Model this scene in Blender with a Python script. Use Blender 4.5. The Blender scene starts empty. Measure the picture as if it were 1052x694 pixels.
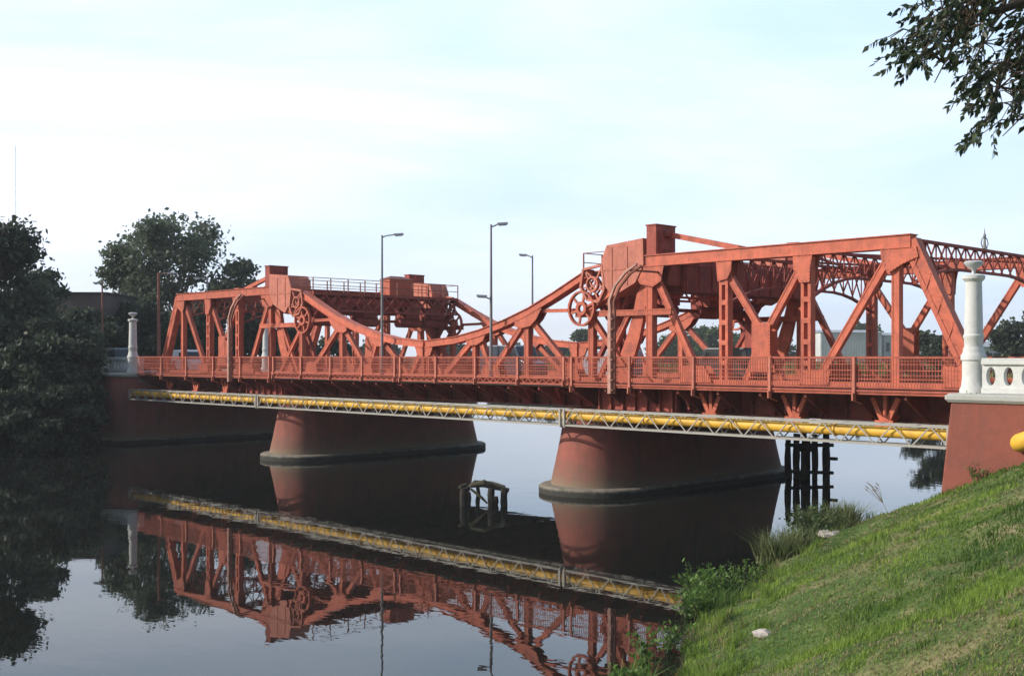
import bpy, math, random
import numpy as np
from mathutils import Vector, Matrix
R = math.radians
random.seed(5)
rng = np.random.default_rng(5)

# ------------------------------------------------------------------ camera, world, sun, exposure
scene = bpy.context.scene
COL = scene.collection
CX, CY, CZ = 60.0, -57.8, 8.0                      # camera stands on the grass bank
F = 1158.0 / 1052.0                                # focal length in frame widths
RX, RY = 0.696, 0.718                              # camera right in the world
cam_d = bpy.data.cameras.new("camera"); cam = bpy.data.objects.new("camera", cam_d); COL.objects.link(cam)
cam_d.sensor_width = 36.0; cam_d.lens = 36.0 * F
cam_d.clip_start = 0.05; cam_d.clip_end = 9000
cam_d.shift_y = (366 - 347) / 1052.0
cam.location = (CX, CY, CZ)
cam.rotation_euler = (R(90), 0, math.atan2(RY, RX))
scene.camera = cam

SUN = Vector((-0.64, -0.77, 0.0)).normalized(); EL = R(27)
SUN = Vector((SUN.x * math.cos(EL), SUN.y * math.cos(EL), math.sin(EL)))
w = bpy.data.worlds.new("World"); scene.world = w; w.use_nodes = True
nt = w.node_tree; nt.nodes.clear()
out = nt.nodes.new('ShaderNodeOutputWorld'); bg = nt.nodes.new('ShaderNodeBackground')
sky = nt.nodes.new('ShaderNodeTexSky'); sky.sky_type = 'NISHITA'; sky.sun_disc = False
sky.sun_elevation = EL; sky.sun_rotation = math.atan2(SUN.x, SUN.y)
sky.air_density = 1.0; sky.dust_density = 2.0; sky.ozone_density = 1.0
tc = nt.nodes.new('ShaderNodeTexCoord'); mp = nt.nodes.new('ShaderNodeMapping')
mp.inputs['Scale'].default_value = (1.1, 1.1, 6.0); mp.inputs['Rotation'].default_value = (R(6), R(4), R(20))
no = nt.nodes.new('ShaderNodeTexNoise'); no.inputs['Scale'].default_value = 1.5; no.inputs['Detail'].default_value = 7; no.inputs['Roughness'].default_value = 0.52
no.inputs['Distortion'].default_value = 0.4
rp = nt.nodes.new('ShaderNodeValToRGB'); rp.color_ramp.elements[0].position = 0.38; rp.color_ramp.elements[1].position = 0.66
rp.color_ramp.elements[0].color = (0.84, 0.84, 0.84, 1); rp.color_ramp.elements[1].color = (0.97, 0.97, 0.97, 1)
mx = nt.nodes.new('ShaderNodeMixRGB'); cr = nt.nodes.new('ShaderNodeMixRGB'); cr.inputs[1].default_value = (6.9, 9.3, 12.4, 1); cr.inputs[2].default_value = (10.9, 11.6, 13.0, 1)
L = nt.links.new
L(tc.outputs['Generated'], mp.inputs['Vector']); L(mp.outputs[0], no.inputs['Vector']); L(no.outputs[0], rp.inputs[0])
dt = nt.nodes.new('ShaderNodeVectorMath'); dt.operation = 'DOT_PRODUCT'; dt.inputs[1].default_value = (-0.88, 0.30, -0.25)   # cloud bank in the west, unseen eastern sky dimmed to deepen shaded faces
L(tc.outputs['Generated'], dt.inputs[0]); ma = nt.nodes.new('ShaderNodeMapRange'); ma.inputs[1].default_value = -0.55; ma.inputs[2].default_value = 0.62; ma.inputs[3].default_value = 0.12; ma.inputs[4].default_value = 1.0
L(dt.outputs['Value'], ma.inputs[0]); mu = nt.nodes.new('ShaderNodeMath'); mu.operation = 'MULTIPLY'; L(rp.outputs[0], mu.inputs[0]); L(ma.outputs[0], mu.inputs[1]); L(mu.outputs[0], mx.inputs[0]); 
cm = nt.nodes.new('ShaderNodeMapRange'); cm.inputs[1].default_value = 0.36; cm.inputs[2].default_value = 0.74
dt2 = nt.nodes.new('ShaderNodeVectorMath'); dt2.operation = 'DOT_PRODUCT'; dt2.inputs[1].default_value = (-0.30, -0.12, -0.42)   # thicker white haze low in the west
L(tc.outputs['Generated'], dt2.inputs[0]); ad = nt.nodes.new('ShaderNodeMath'); ad.operation = 'ADD'; L(no.outputs[0], ad.inputs[0]); L(dt2.outputs['Value'], ad.inputs[1]); L(ad.outputs[0], cm.inputs[0])
L(cm.outputs[0], cr.inputs[0]); L(cr.outputs[0], mx.inputs[2])
L(sky.outputs[0], mx.inputs[1]); L(mx.outputs[0], bg.inputs[0]); L(bg.outputs[0], out.inputs[0])
bg.inputs[1].default_value = 0.10
sd = bpy.data.lights.new("sun", 'SUN'); sd.energy = 3.8; sd.angle = R(1.0); sd.color = (1.0, 0.93, 0.83)
so = bpy.data.objects.new("sun", sd); COL.objects.link(so); so.rotation_euler = SUN.to_track_quat('Z', 'Y').to_euler()
so.location = (0, 0, 80)
scene.view_settings.view_transform = 'Standard'; scene.view_settings.look = 'None'
scene.view_settings.exposure = 0.25; scene.view_settings.gamma = 1.0; scene.view_settings.use_curve_mapping = False

# ------------------------------------------------------------------ helpers
def spot(px, Z):
    """map point (x, y) seen in column px of the frame at depth Z"""
    X = (px - 526) / 1158.0 * Z
    return CX + RX * X - RY * Z, CY + RY * X + RX * Z

def tag(o, label=None, cat=None, group=None, kind=None):
    if label: o['label'] = label
    if cat: o['category'] = cat
    if group: o['group'] = group
    if kind: o['kind'] = kind
    return o

def empty(name, loc=(0, 0, 0), rz=0, label=None, cat=None, group=None):
    o = bpy.data.objects.new(name, None); COL.objects.link(o); o.location = loc; o.rotation_euler = (0, 0, rz)
    o.empty_display_size = 0.2
    return tag(o, label, cat, group)

class MB:
    def __init__(s, origin=(0, 0, 0)): s.v = []; s.f = []; s.o = Vector(origin); s.n = 0
    def add(s, vs, fs):
        b = len(s.v); s.v += [tuple(Vector(p)) for p in vs]; s.f += [tuple(i + b for i in q) for q in fs]
    def box(s, x0, x1, y0, y1, z0, z1):
        if x0 > x1: x0, x1 = x1, x0
        if y0 > y1: y0, y1 = y1, y0
        s.add([(x0, y0, z0), (x1, y0, z0), (x1, y1, z0), (x0, y1, z0), (x0, y0, z1), (x1, y0, z1), (x1, y1, z1), (x0, y1, z1)],
              [(0, 3, 2, 1), (4, 5, 6, 7), (0, 1, 5, 4), (1, 2, 6, 5), (2, 3, 7, 6), (3, 0, 4, 7)])
    def bar(s, p, q, wdt, hgt, up=(0, 1, 0)):
        """box beam from p to q; hgt is measured along up"""
        p = Vector(p); q = Vector(q); d = (q - p).normalized(); up = Vector(up)
        if abs(d.dot(up)) > 0.98: up = Vector((1, 0, 0))
        a = d.cross(up).normalized(); b = a.cross(d).normalized()
        vs = []
        for c in (p, q):
            for i, j in ((-1, -1), (1, -1), (1, 1), (-1, 1)):
                vs.append(c + a * (i * wdt / 2) + b * (j * hgt / 2))
        s.add(vs, [(0, 3, 2, 1), (4, 5, 6, 7), (0, 1, 5, 4), (1, 2, 6, 5), (2, 3, 7, 6), (3, 0, 4, 7)])
    def plate(s, poly, y0, y1):
        """polygon in the x-z plane given thickness in y"""
        n = len(poly)
        s.add([(x, y0, z) for x, z in poly] + [(x, y1, z) for x, z in poly],
              [tuple(range(n)), tuple(range(2 * n - 1, n - 1, -1))] + [(i, i + n, (i + 1) % n + n, (i + 1) % n) for i in range(n)])
    def strip(s, pts, wdt, y0, y1):
        """bent beam through x-z points"""
        P = [Vector((a, b)) for a, b in pts]; up = []; dn = []
        for i, p in enumerate(P):
            d = (P[min(i + 1, len(P) - 1)] - P[max(i - 1, 0)]).normalized(); nn = Vector((-d.y, d.x))
            ww = wdt[i] if isinstance(wdt, (list, tuple)) else wdt
            up.append(p + nn * ww / 2); dn.append(p - nn * ww / 2)
        n = len(P); vs = []
        for yy in (y0, y1):
            vs += [(a.x, yy, a.y) for a in up] + [(a.x, yy, a.y) for a in dn]
        fs = []
        for i in range(n - 1):
            fs += [(i, i + 1, n + i + 1, n + i), (2 * n + i, 3 * n + i, 3 * n + i + 1, 2 * n + i + 1),
                   (i, 2 * n + i, 2 * n + i + 1, i + 1), (n + i, n + i + 1, 3 * n + i + 1, 3 * n + i)]
        fs += [(0, n, 3 * n, 2 * n), (n - 1, 3 * n - 1, 4 * n - 1, 2 * n - 1)]
        s.add(vs, fs)
    def tube(s, pts, r, n=8, cap=True):
        P = [Vector(p) for p in pts]; rs = r if isinstance(r, (list, tuple)) else [r] * len(P)
        vs = []; fs = []
        for i, p in enumerate(P):
            d = (P[min(i + 1, len(P) - 1)] - P[max(i - 1, 0)]).normalized()
            u = Vector((0, 0, 1)) if abs(d.z) < 0.9 else Vector((1, 0, 0))
            a = d.cross(u).normalized(); b = a.cross(d)
            for k in range(n):
                t = 2 * math.pi * k / n
                vs.append(p + a * math.cos(t) * rs[i] + b * math.sin(t) * rs[i])
        for i in range(len(P) - 1):
            for k in range(n):
                fs.append((i * n + k, i * n + (k + 1) % n, (i + 1) * n + (k + 1) % n, (i + 1) * n + k))
        if cap:
            fs.append(tuple(range(n - 1, -1, -1))); fs.append(tuple((len(P) - 1) * n + k for k in range(n)))
        s.add(vs, fs)
    def lathe(s, prof, c=(0, 0), n=24):
        vs = []; fs = []
        for r, z in prof:
            for k in range(n):
                t = 2 * math.pi * k / n; vs.append((c[0] + r * math.cos(t), c[1] + r * math.sin(t), z))
        for i in range(len(prof) - 1):
            for k in range(n):
                fs.append((i * n + k, i * n + (k + 1) % n, (i + 1) * n + (k + 1) % n, (i + 1) * n + k))
        fs.append(tuple(range(n - 1, -1, -1))); fs.append(tuple((len(prof) - 1) * n + k for k in range(n)))
        s.add(vs, fs)
    def build(s, name, mat, parent=None, smooth=False, bevel=0):
        m = bpy.data.meshes.new(name)
        o = Vector((0, 0, 0)) if parent is not None else s.o
        if parent is not None:
            po = world_loc(parent); vs = [tuple(Vector(p) - po) for p in s.v]
        else:
            vs = [tuple(Vector(p) - o) for p in s.v]
        m.from_pydata(vs, [], s.f); m.update()
        if smooth:
            m.shade_smooth()
            try: m.set_sharp_from_angle(angle=R(40))
            except Exception: pass
        ob = bpy.data.objects.new(name, m); COL.objects.link(ob)
        if parent is not None: ob.parent = parent
        else: ob.location = o
        m.materials.append(mat)
        if bevel:
            b = ob.modifiers.new("bevel", 'BEVEL'); b.width = bevel; b.segments = 2; b.limit_method = 'ANGLE'
        return ob

def world_loc(o):
    p = Vector((0, 0, 0))
    while o is not None: p += Vector(o.location); o = o.parent
    return p

def np_mesh(name, verts, faces, mat, parent=None, loc=(0, 0, 0), rand=None, smooth=False):
    """fast mesh of equal-sized faces; rand = per-face random value stored as an attribute"""
    m = bpy.data.meshes.new(name); k = faces.shape[1]
    po = np.array(world_loc(parent)) if parent is not None else np.array(loc)
    v = (verts - po).astype(np.float32)
    m.vertices.add(len(v)); m.vertices.foreach_set('co', v.ravel())
    m.loops.add(faces.size); m.loops.foreach_set('vertex_index', faces.astype(np.int32).ravel())
    m.polygons.add(len(faces)); m.polygons.foreach_set('loop_start', (np.arange(len(faces)) * k).astype(np.int32))
    m.polygons.foreach_set('loop_total', np.full(len(faces), k, np.int32))
    m.update(calc_edges=True)
    if smooth: m.shade_smooth()
    if rand is not None:
        a = m.attributes.new('rnd', 'FLOAT', 'FACE'); a.data.foreach_set('value', rand.astype(np.float32))
    m.materials.append(mat)
    ob = bpy.data.objects.new(name, m); COL.objects.link(ob)
    if parent is not None: ob.parent = parent
    else: ob.location = loc
    return ob

# ------------------------------------------------------------------ materials
def mat(name, col, rough=0.7, var=0.15, scale=3.0, metal=0.0, spec=0.4, bump=0.0, bscale=20.0, stain=None, stain_amt=0.5, stain_scale=1.2, stretch=(1, 1, 1), streak=None, streak_scale=3.0, objrand=0.0, tide=None):
    m = bpy.data.materials.new(name); m.use_nodes = True; n = m.node_tree; b = n.nodes['Principled BSDF']; lk = n.links.new
    b.inputs['Roughness'].default_value = rough; b.inputs['Metallic'].default_value = metal; b.inputs['Specular IOR Level'].default_value = spec
    t = n.nodes.new('ShaderNodeTexCoord'); g = n.nodes.new('ShaderNodeNewGeometry')
    mpn = n.nodes.new('ShaderNodeMapping'); mpn.inputs['Scale'].default_value = stretch; lk(g.outputs['Position'], mpn.inputs['Vector'])
    a = n.nodes.new('ShaderNodeTexNoise'); a.inputs['Scale'].default_value = scale; a.inputs['Detail'].default_value = 8; a.inputs['Roughness'].default_value = 0.65
    lk(mpn.outputs[0], a.inputs['Vector'])
    r = n.nodes.new('ShaderNodeValToRGB'); r.color_ramp.elements[0].position = 0.3; r.color_ramp.elements[1].position = 0.72
    r.color_ramp.elements[0].color = tuple(c * (1 - var) for c in col) + (1,); r.color_ramp.elements[1].color = tuple(min(1, c * (1 + var)) for c in col) + (1,)
    lk(a.outputs[0], r.inputs[0]); last = r.outputs[0]
    if stain:
        a2 = n.nodes.new('ShaderNodeTexNoise'); a2.inputs['Scale'].default_value = stain_scale; a2.inputs['Detail'].default_value = 10; a2.inputs['Roughness'].default_value = 0.75
        lk(mpn.outputs[0], a2.inputs['Vector'])
        r2 = n.nodes.new('ShaderNodeValToRGB'); r2.color_ramp.elements[0].position = 0.5; r2.color_ramp.elements[1].position = 0.68
        r2.color_ramp.elements[0].color = (0, 0, 0, 1); r2.color_ramp.elements[1].color = (stain_amt,) * 3 + (1,)
        lk(a2.outputs[0], r2.inputs[0]); x = n.nodes.new('ShaderNodeMixRGB'); x.inputs[2].default_value = tuple(stain) + (1,)
        lk(r2.outputs[0], x.inputs[0]); lk(last, x.inputs[1]); last = x.outputs[0]
    if streak:
        ms_ = n.nodes.new('ShaderNodeMapping'); ms_.inputs['Scale'].default_value = (streak_scale, streak_scale, streak_scale * .12); lk(g.outputs['Position'], ms_.inputs['Vector'])
        a5 = n.nodes.new('ShaderNodeTexNoise'); a5.inputs['Scale'].default_value = 1; a5.inputs['Detail'].default_value = 5; a5.inputs['Roughness'].default_value = .6; lk(ms_.outputs[0], a5.inputs['Vector'])
        r5 = n.nodes.new('ShaderNodeValToRGB'); r5.color_ramp.elements[0].position = .50; r5.color_ramp.elements[1].position = .72; r5.color_ramp.elements[0].color = (0, 0, 0, 1); r5.color_ramp.elements[1].color = (.75, .75, .75, 1)
        lk(a5.outputs[0], r5.inputs[0]); x5 = n.nodes.new('ShaderNodeMixRGB'); x5.inputs[2].default_value = tuple(streak) + (1,); lk(r5.outputs[0], x5.inputs[0]); lk(last, x5.inputs[1]); last = x5.outputs[0]
    if objrand:
        oi = n.nodes.new('ShaderNodeObjectInfo'); m6 = n.nodes.new('ShaderNodeMapRange'); m6.inputs[3].default_value = 1 - objrand; m6.inputs[4].default_value = 1 + objrand; lk(oi.outputs['Random'], m6.inputs[0])
        v6 = n.nodes.new('ShaderNodeVectorMath'); v6.operation = 'SCALE'; lk(last, v6.inputs[0]); lk(m6.outputs[0], v6.inputs['Scale']); last = v6.outputs[0]
    if tide:
        for (zl, zh, c_, amt) in tide:      # water-stain bands with a ragged upper edge
            sp = n.nodes.new('ShaderNodeSeparateXYZ'); lk(g.outputs['Position'], sp.inputs[0]); a7 = n.nodes.new('ShaderNodeTexNoise'); a7.inputs['Scale'].default_value = 1.6; a7.inputs['Detail'].default_value = 8; a7.inputs['Roughness'].default_value = .7; lk(g.outputs['Position'], a7.inputs['Vector'])
            q7 = n.nodes.new('ShaderNodeMath'); q7.operation = 'MULTIPLY_ADD'; q7.inputs[1].default_value = (zh - zl) * 1.6 + .12; lk(a7.outputs[0], q7.inputs[0]); lk(sp.outputs['Z'], q7.inputs[2])
            off = ((zh - zl) * 1.6 + .12) * .5
            m7 = n.nodes.new('ShaderNodeMapRange'); m7.inputs[1].default_value = zl + off; m7.inputs[2].default_value = zh + off; m7.inputs[3].default_value = amt; m7.inputs[4].default_value = 0; lk(q7.outputs[0], m7.inputs[0])
            x7 = n.nodes.new('ShaderNodeMixRGB'); x7.inputs[2].default_value = tuple(c_) + (1,); lk(m7.outputs[0], x7.inputs[0]); lk(last, x7.inputs[1]); last = x7.outputs[0]
    lk(last, b.inputs['Base Color'])
    if bump:
        a3 = n.nodes.new('ShaderNodeTexNoise'); a3.inputs['Scale'].default_value = bscale; a3.inputs['Detail'].default_value = 6
        lk(g.outputs['Position'], a3.inputs['Vector']); bp = n.nodes.new('ShaderNodeBump'); bp.inputs['Strength'].default_value = bump; bp.inputs['Distance'].default_value = 0.03
        lk(a3.outputs[0], bp.inputs['Height']); lk(bp.outputs[0], b.inputs['Normal'])
    return m

def leaf_mat(name, c0, c1, trans=0.35, rough=0.55):
    m = bpy.data.materials.new(name); m.use_nodes = True; n = m.node_tree; b = n.nodes['Principled BSDF']; lk = n.links.new
    at = n.nodes.new('ShaderNodeAttribute'); at.attribute_name = 'rnd'
    r = n.nodes.new('ShaderNodeValToRGB'); r.color_ramp.elements[0].color = tuple(c0) + (1,); r.color_ramp.elements[1].color = tuple(c1) + (1,)
    lk(at.outputs['Fac'], r.inputs[0]); lk(r.outputs[0], b.inputs['Base Color']); b.inputs['Roughness'].default_value = rough; b.inputs['Specular IOR Level'].default_value = 0.25
    tr = n.nodes.new('ShaderNodeBsdfTranslucent'); lk(r.outputs[0], tr.inputs[0]); ms = n.nodes.new('ShaderNodeMixShader'); ms.inputs[0].default_value = trans
    o = n.nodes['Material Output']; lk(b.outputs[0], ms.inputs[1]); lk(tr.outputs[0], ms.inputs[2]); lk(ms.outputs[0], o.inputs['Surface'])
    return m

M = {}
M['red'] = mat('red_paint', (0.55, 0.135, 0.075), 0.62, 0.20, 1.5, stain=(0.22, 0.065, 0.05), stain_amt=0.75, stain_scale=1.6, spec=0.3, streak=(0.30, 0.085, 0.055), streak_scale=2.6, objrand=.13)
M['rail'] = mat('railing_red_paint', (0.39, 0.10, 0.062), 0.7, 0.25, 2.0, stain=(0.18, 0.07, 0.05), stain_amt=0.6, stain_scale=1.8, spec=0.25)
M['red2'] = mat('shade_darkened_weathered_red', (0.33, 0.075, 0.055), 0.7, 0.25, 2.0, objrand=.12, streak=(0.16, 0.05, 0.04), stain=(0.13, 0.045, 0.035), stain_amt=0.7, stain_scale=1.8, spec=0.25)  # base red darkened to paint in shade on faces turned from the sun
M['redlight'] = mat('faded_red_paint', (0.54, 0.175, 0.115), 0.6, 0.18, 2.5, stain=(0.30, 0.10, 0.075), stain_amt=0.7, stain_scale=2, spec=0.3, streak=(0.34, 0.11, 0.07), streak_scale=3.5, objrand=.08)
M['under'] = mat('dirty_shade_darkened_steel', (0.22, 0.055, 0.04), 0.8, 0.3, 1.5, stain=(0.05, 0.03, 0.025), stain_amt=0.8, stain_scale=1.2)  # dirty steel, with the shade below the deck put into its colour
M['roof'] = mat('dark_red_roof', (0.2, 0.06, 0.045), 0.7)
M['pier'] = mat('red_washed_masonry', (0.29, 0.092, 0.068), 0.9, 0.16, 0.8, bump=0.4, bscale=5, stain=(0.15, 0.065, 0.05), stain_amt=0.6, stain_scale=0.7, streak=(0.12, 0.06, 0.05), streak_scale=1.3, tide=((1.0, 2.3, (0.20, 0.115, 0.08), .75), (.55, 1.0, (0.21, 0.165, 0.11), .8)))
M['abut'] = mat('red_painted_render', (0.225, 0.068, 0.045), 0.92, 0.13, 1.2, bump=0.5, bscale=9, stain=(0.15, 0.06, 0.045), stain_amt=0.6, stain_scale=0.9, streak=(0.15, 0.06, 0.045), streak_scale=1.6)
M['ledge'] = mat('stained_concrete', (0.22, 0.19, 0.15), 0.9, 0.3, 2.0, bump=0.8, bscale=5, stain=(0.07, 0.06, 0.045), stain_amt=0.8, stain_scale=1.5, tide=((.26, .40, (0.022, 0.022, 0.017), .92),))
M['asphalt'] = mat('asphalt', (0.06, 0.06, 0.06), 0.9, 0.2, 2.0)
M['walk'] = mat('sidewalk_concrete', (0.25, 0.23, 0.21), 0.9, 0.15, 2.0)
M['white'] = mat('white_stone', (0.60, 0.60, 0.57), 0.75, 0.10, 3.0, stain=(0.42, 0.40, 0.34), stain_amt=0.45, stain_scale=2.5, bump=0.25, bscale=25)
M['whitedirty'] = mat('grey_white_stone', (0.42, 0.42, 0.39), 0.85, 0.15, 2.5, stain=(0.25, 0.25, 0.19), stain_amt=0.7, stain_scale=2.5, bump=0.3, bscale=15)
M['yellow'] = mat('yellow_pipe_paint', (0.74, 0.42, 0.04), 0.55, 0.15, 1.0, stain=(0.34, 0.18, 0.05), stain_amt=0.6, stain_scale=1.6)
M['grey'] = mat('galvanised_steel', (0.36, 0.345, 0.31), 0.55, 0.12, 3.0, metal=0.2, stain=(0.22, 0.15, 0.10), stain_amt=0.5, stain_scale=3)
M['pole'] = mat('pole_grey', (0.22, 0.22, 0.22), 0.5, 0.1)
M['rustpole'] = mat('rusty_pole', (0.26, 0.10, 0.07), 0.8, 0.2)
M['lampglass'] = mat('lamp_diffuser', (0.45, 0.45, 0.45), 0.3, 0.05)
M['timber'] = mat('wet_timber', (0.035, 0.028, 0.022), 0.9, 0.35, 3.0, bump=0.7, bscale=12, stain=(0.12, 0.10, 0.07), stain_amt=0.5, stain_scale=2)
M['moss'] = mat('mossy_cap', (0.075, 0.068, 0.04), 0.95, 0.35, 3.0, bump=0.6, bscale=10)
M['rock'] = mat('pale_stone', (0.42, 0.37, 0.32), 0.9, 0.25, 5.0, bump=0.5, bscale=12)
M['bark'] = mat('bark', (0.10, 0.075, 0.055), 0.95, 0.3, 6.0, bump=0.5, bscale=15)
M['conduit'] = mat('faded_conduit', (0.52, 0.27, 0.21), 0.7, 0.3, 2.0, stain=(0.2, 0.12, 0.09), stain_amt=0.8, stain_scale=3)
M['bluecar'] = mat('blue_grey_car_paint', (0.045, 0.06, 0.085), 0.3, 0.03, spec=0.6)
M['darkcar'] = mat('dark_car_paint', (0.03, 0.035, 0.04), 0.3, 0.03, spec=0.6)
M['silvercar'] = mat('silver_car_paint', (0.35, 0.37, 0.42), 0.3, 0.03, spec=0.6)
M['whitecar'] = mat('white_car_paint', (0.75, 0.75, 0.75), 0.35, 0.03, spec=0.6)
M['glass'] = mat('window_glass', (0.02, 0.025, 0.03), 0.08, 0.02, spec=0.7)
M['rubber'] = mat('tyre_rubber', (0.02, 0.02, 0.02), 0.9, 0.05)
M['shed'] = mat('corrugated_shed', (0.52, 0.53, 0.52), 0.7, 0.12, 0.5)
M['shedroof'] = mat('shed_roof', (0.30, 0.32, 0.33), 0.7, 0.12, 0.5)
M['brick'] = mat('dark_brick', (0.11, 0.085, 0.08), 0.9, 0.2, 1.0)
M['brickroof'] = mat('dark_roofing', (0.06, 0.055, 0.055), 0.9, 0.2, 1.0)
M['leaf_big'] = leaf_mat('foliage_greygreen', (0.05, 0.07, 0.042), (0.16, 0.19, 0.115), 0.4)
M['leaf_dark'] = leaf_mat('foliage_dark', (0.026, 0.038, 0.024), (0.085, 0.11, 0.06), 0.3)
M['leaf_mid'] = leaf_mat('foliage_mid', (0.03, 0.055, 0.02), (0.10, 0.15, 0.05))
M['leaf_near'] = leaf_mat('near_leaves', (0.018, 0.026, 0.016), (0.075, 0.10, 0.045), 0.25, 0.4)
M['leaf_plant'] = leaf_mat('bank_plant_leaves', (0.05, 0.11, 0.02), (0.17, 0.27, 0.06), 0.4)
M['leaf_reed'] = leaf_mat('reed_leaves', (0.06, 0.09, 0.025), (0.24, 0.26, 0.11), 0.3)
M['grass'] = leaf_mat('grass_blades', (0.06, 0.12, 0.022), (0.28, 0.385, 0.065), 0.5, 0.6)
M['straw'] = leaf_mat('dry_grass_blades', (0.16, 0.14, 0.06), (0.34, 0.29, 0.15), 0.3, 0.7)

# ------------------------------------------------------------------ terrain and river
left_bank = [(20, -900), (-20, -300), (-30, -120), (-35, -60), (-38, -24), (-43, -9), (-44, 11), (-193, 169)]
right_bank = [(-193, 169), (-150, 200), (-93, 230), (-60, 200), (-18, 118), (-9, 86), (7, 60), (28, 30), (40, 14), (36, 8), (33.2, -9), (34.9, -16.8), (38.6, -28), (43.0, -36.2), (46, -46), (46, -57.8), (50, -90), (70, -300), (110, -900)]
def seg_dist(PX, PY, line):
    best = np.full(PX.shape, 1e9)
    for (ax, ay), (bx, by) in zip(line[:-1], line[1:]):
        dx, dy = bx - ax, by - ay; t = np.clip(((PX - ax) * dx + (PY - ay) * dy) / (dx * dx + dy * dy), 0, 1)
        best = np.minimum(best, np.hypot(PX - ax - t * dx, PY - ay - t * dy))
    return best
def inside(PX, PY, poly):
    c = np.zeros(PX.shape, bool); n = len(poly)
    for i in range(n):
        x0, y0 = poly[i]; x1, y1 = poly[(i + 1) % n]
        if y0 == y1: continue
        h = ((y0 > PY) != (y1 > PY)) & (PX < (x1 - x0) * (PY - y0) / (y1 - y0) + x0)
        c ^= h
    return c
RIVER = left_bank + right_bank
def vnoise(x, y, s, seed=0):
    """smooth value noise"""
    x = x / s + 37.1 * seed; y = y / s + 17.3 * seed
    xi = np.floor(x); yi = np.floor(y); fx = x - xi; fy = y - yi
    fx = fx * fx * (3 - 2 * fx); fy = fy * fy * (3 - 2 * fy)
    def h(a, b):
        q = np.sin(a * 127.1 + b * 311.7 + seed * 74.7) * 43758.5453; return q - np.floor(q)
    return (h(xi, yi) * (1 - fx) + h(xi + 1, yi) * fx) * (1 - fy) + (h(xi, yi + 1) * (1 - fx) + h(xi + 1, yi + 1) * fx) * fy
def ground_z(PX, PY):
    PX = np.asarray(PX, float); PY = np.asarray(PY, float)
    dl = seg_dist(PX, PY, left_bank); dr = seg_dist(PX, PY, right_bank); ins = inside(PX, PY, RIVER)
    d = np.minimum(dl, dr); right = (dr < dl) & (PY < 30)
    slope = np.where(right, 0.44, 0.62)
    z = np.where(ins, -np.minimum(d * 0.5, 2.0), d * slope)
    top = 6.2
    z = np.where(z > 4.8, top - (top - 4.8) * np.exp(-(np.maximum(z, 4.8) - 4.8) / (top - 4.8)), z)
    d = np.where(ins, -d, d) + (vnoise(PX, PY, 2.2, 21) - .5) * 1.1 + (vnoise(PX, PY, .8, 22) - .5) * .4; b = (vnoise(PX, PY, 2.7, 1) - .5) * 0.42 + (vnoise(PX, PY, 0.9, 2) - .5) * 0.2 + (vnoise(PX, PY, 7, 3) - .5) * 0.35
    wgt = np.clip(d / 2.0, 0.0, 1)
    z = np.where((np.abs(np.where(ins, -1, 1) * np.minimum(dl, dr)) < 2.0), np.where(d > 0, np.minimum(d * slope, np.maximum(z, .25) + 1), d * .6), z); z = z + b * wgt
    # level ground under the approach roads
    road = (np.abs(PY) < 13) & (np.abs(PX) > 41)
    z = np.where(road & (z > 0), np.minimum(z, 6.15), z)
    return z
def axis(lo, hi, fine, far):
    a = list(np.arange(lo, hi + 1e-6, fine)); s = fine; x = hi
    while x < far: s *= 1.22; x += s; a.append(x)
    s = fine; x = lo; pre = []
    while x > -far: s *= 1.22; x -= s; pre.append(x)
    return np.array(pre[::-1] + a)
gx = axis(26, 68, 0.32, 3000); gy = axis(-62, -6, 0.32, 3000)
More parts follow.
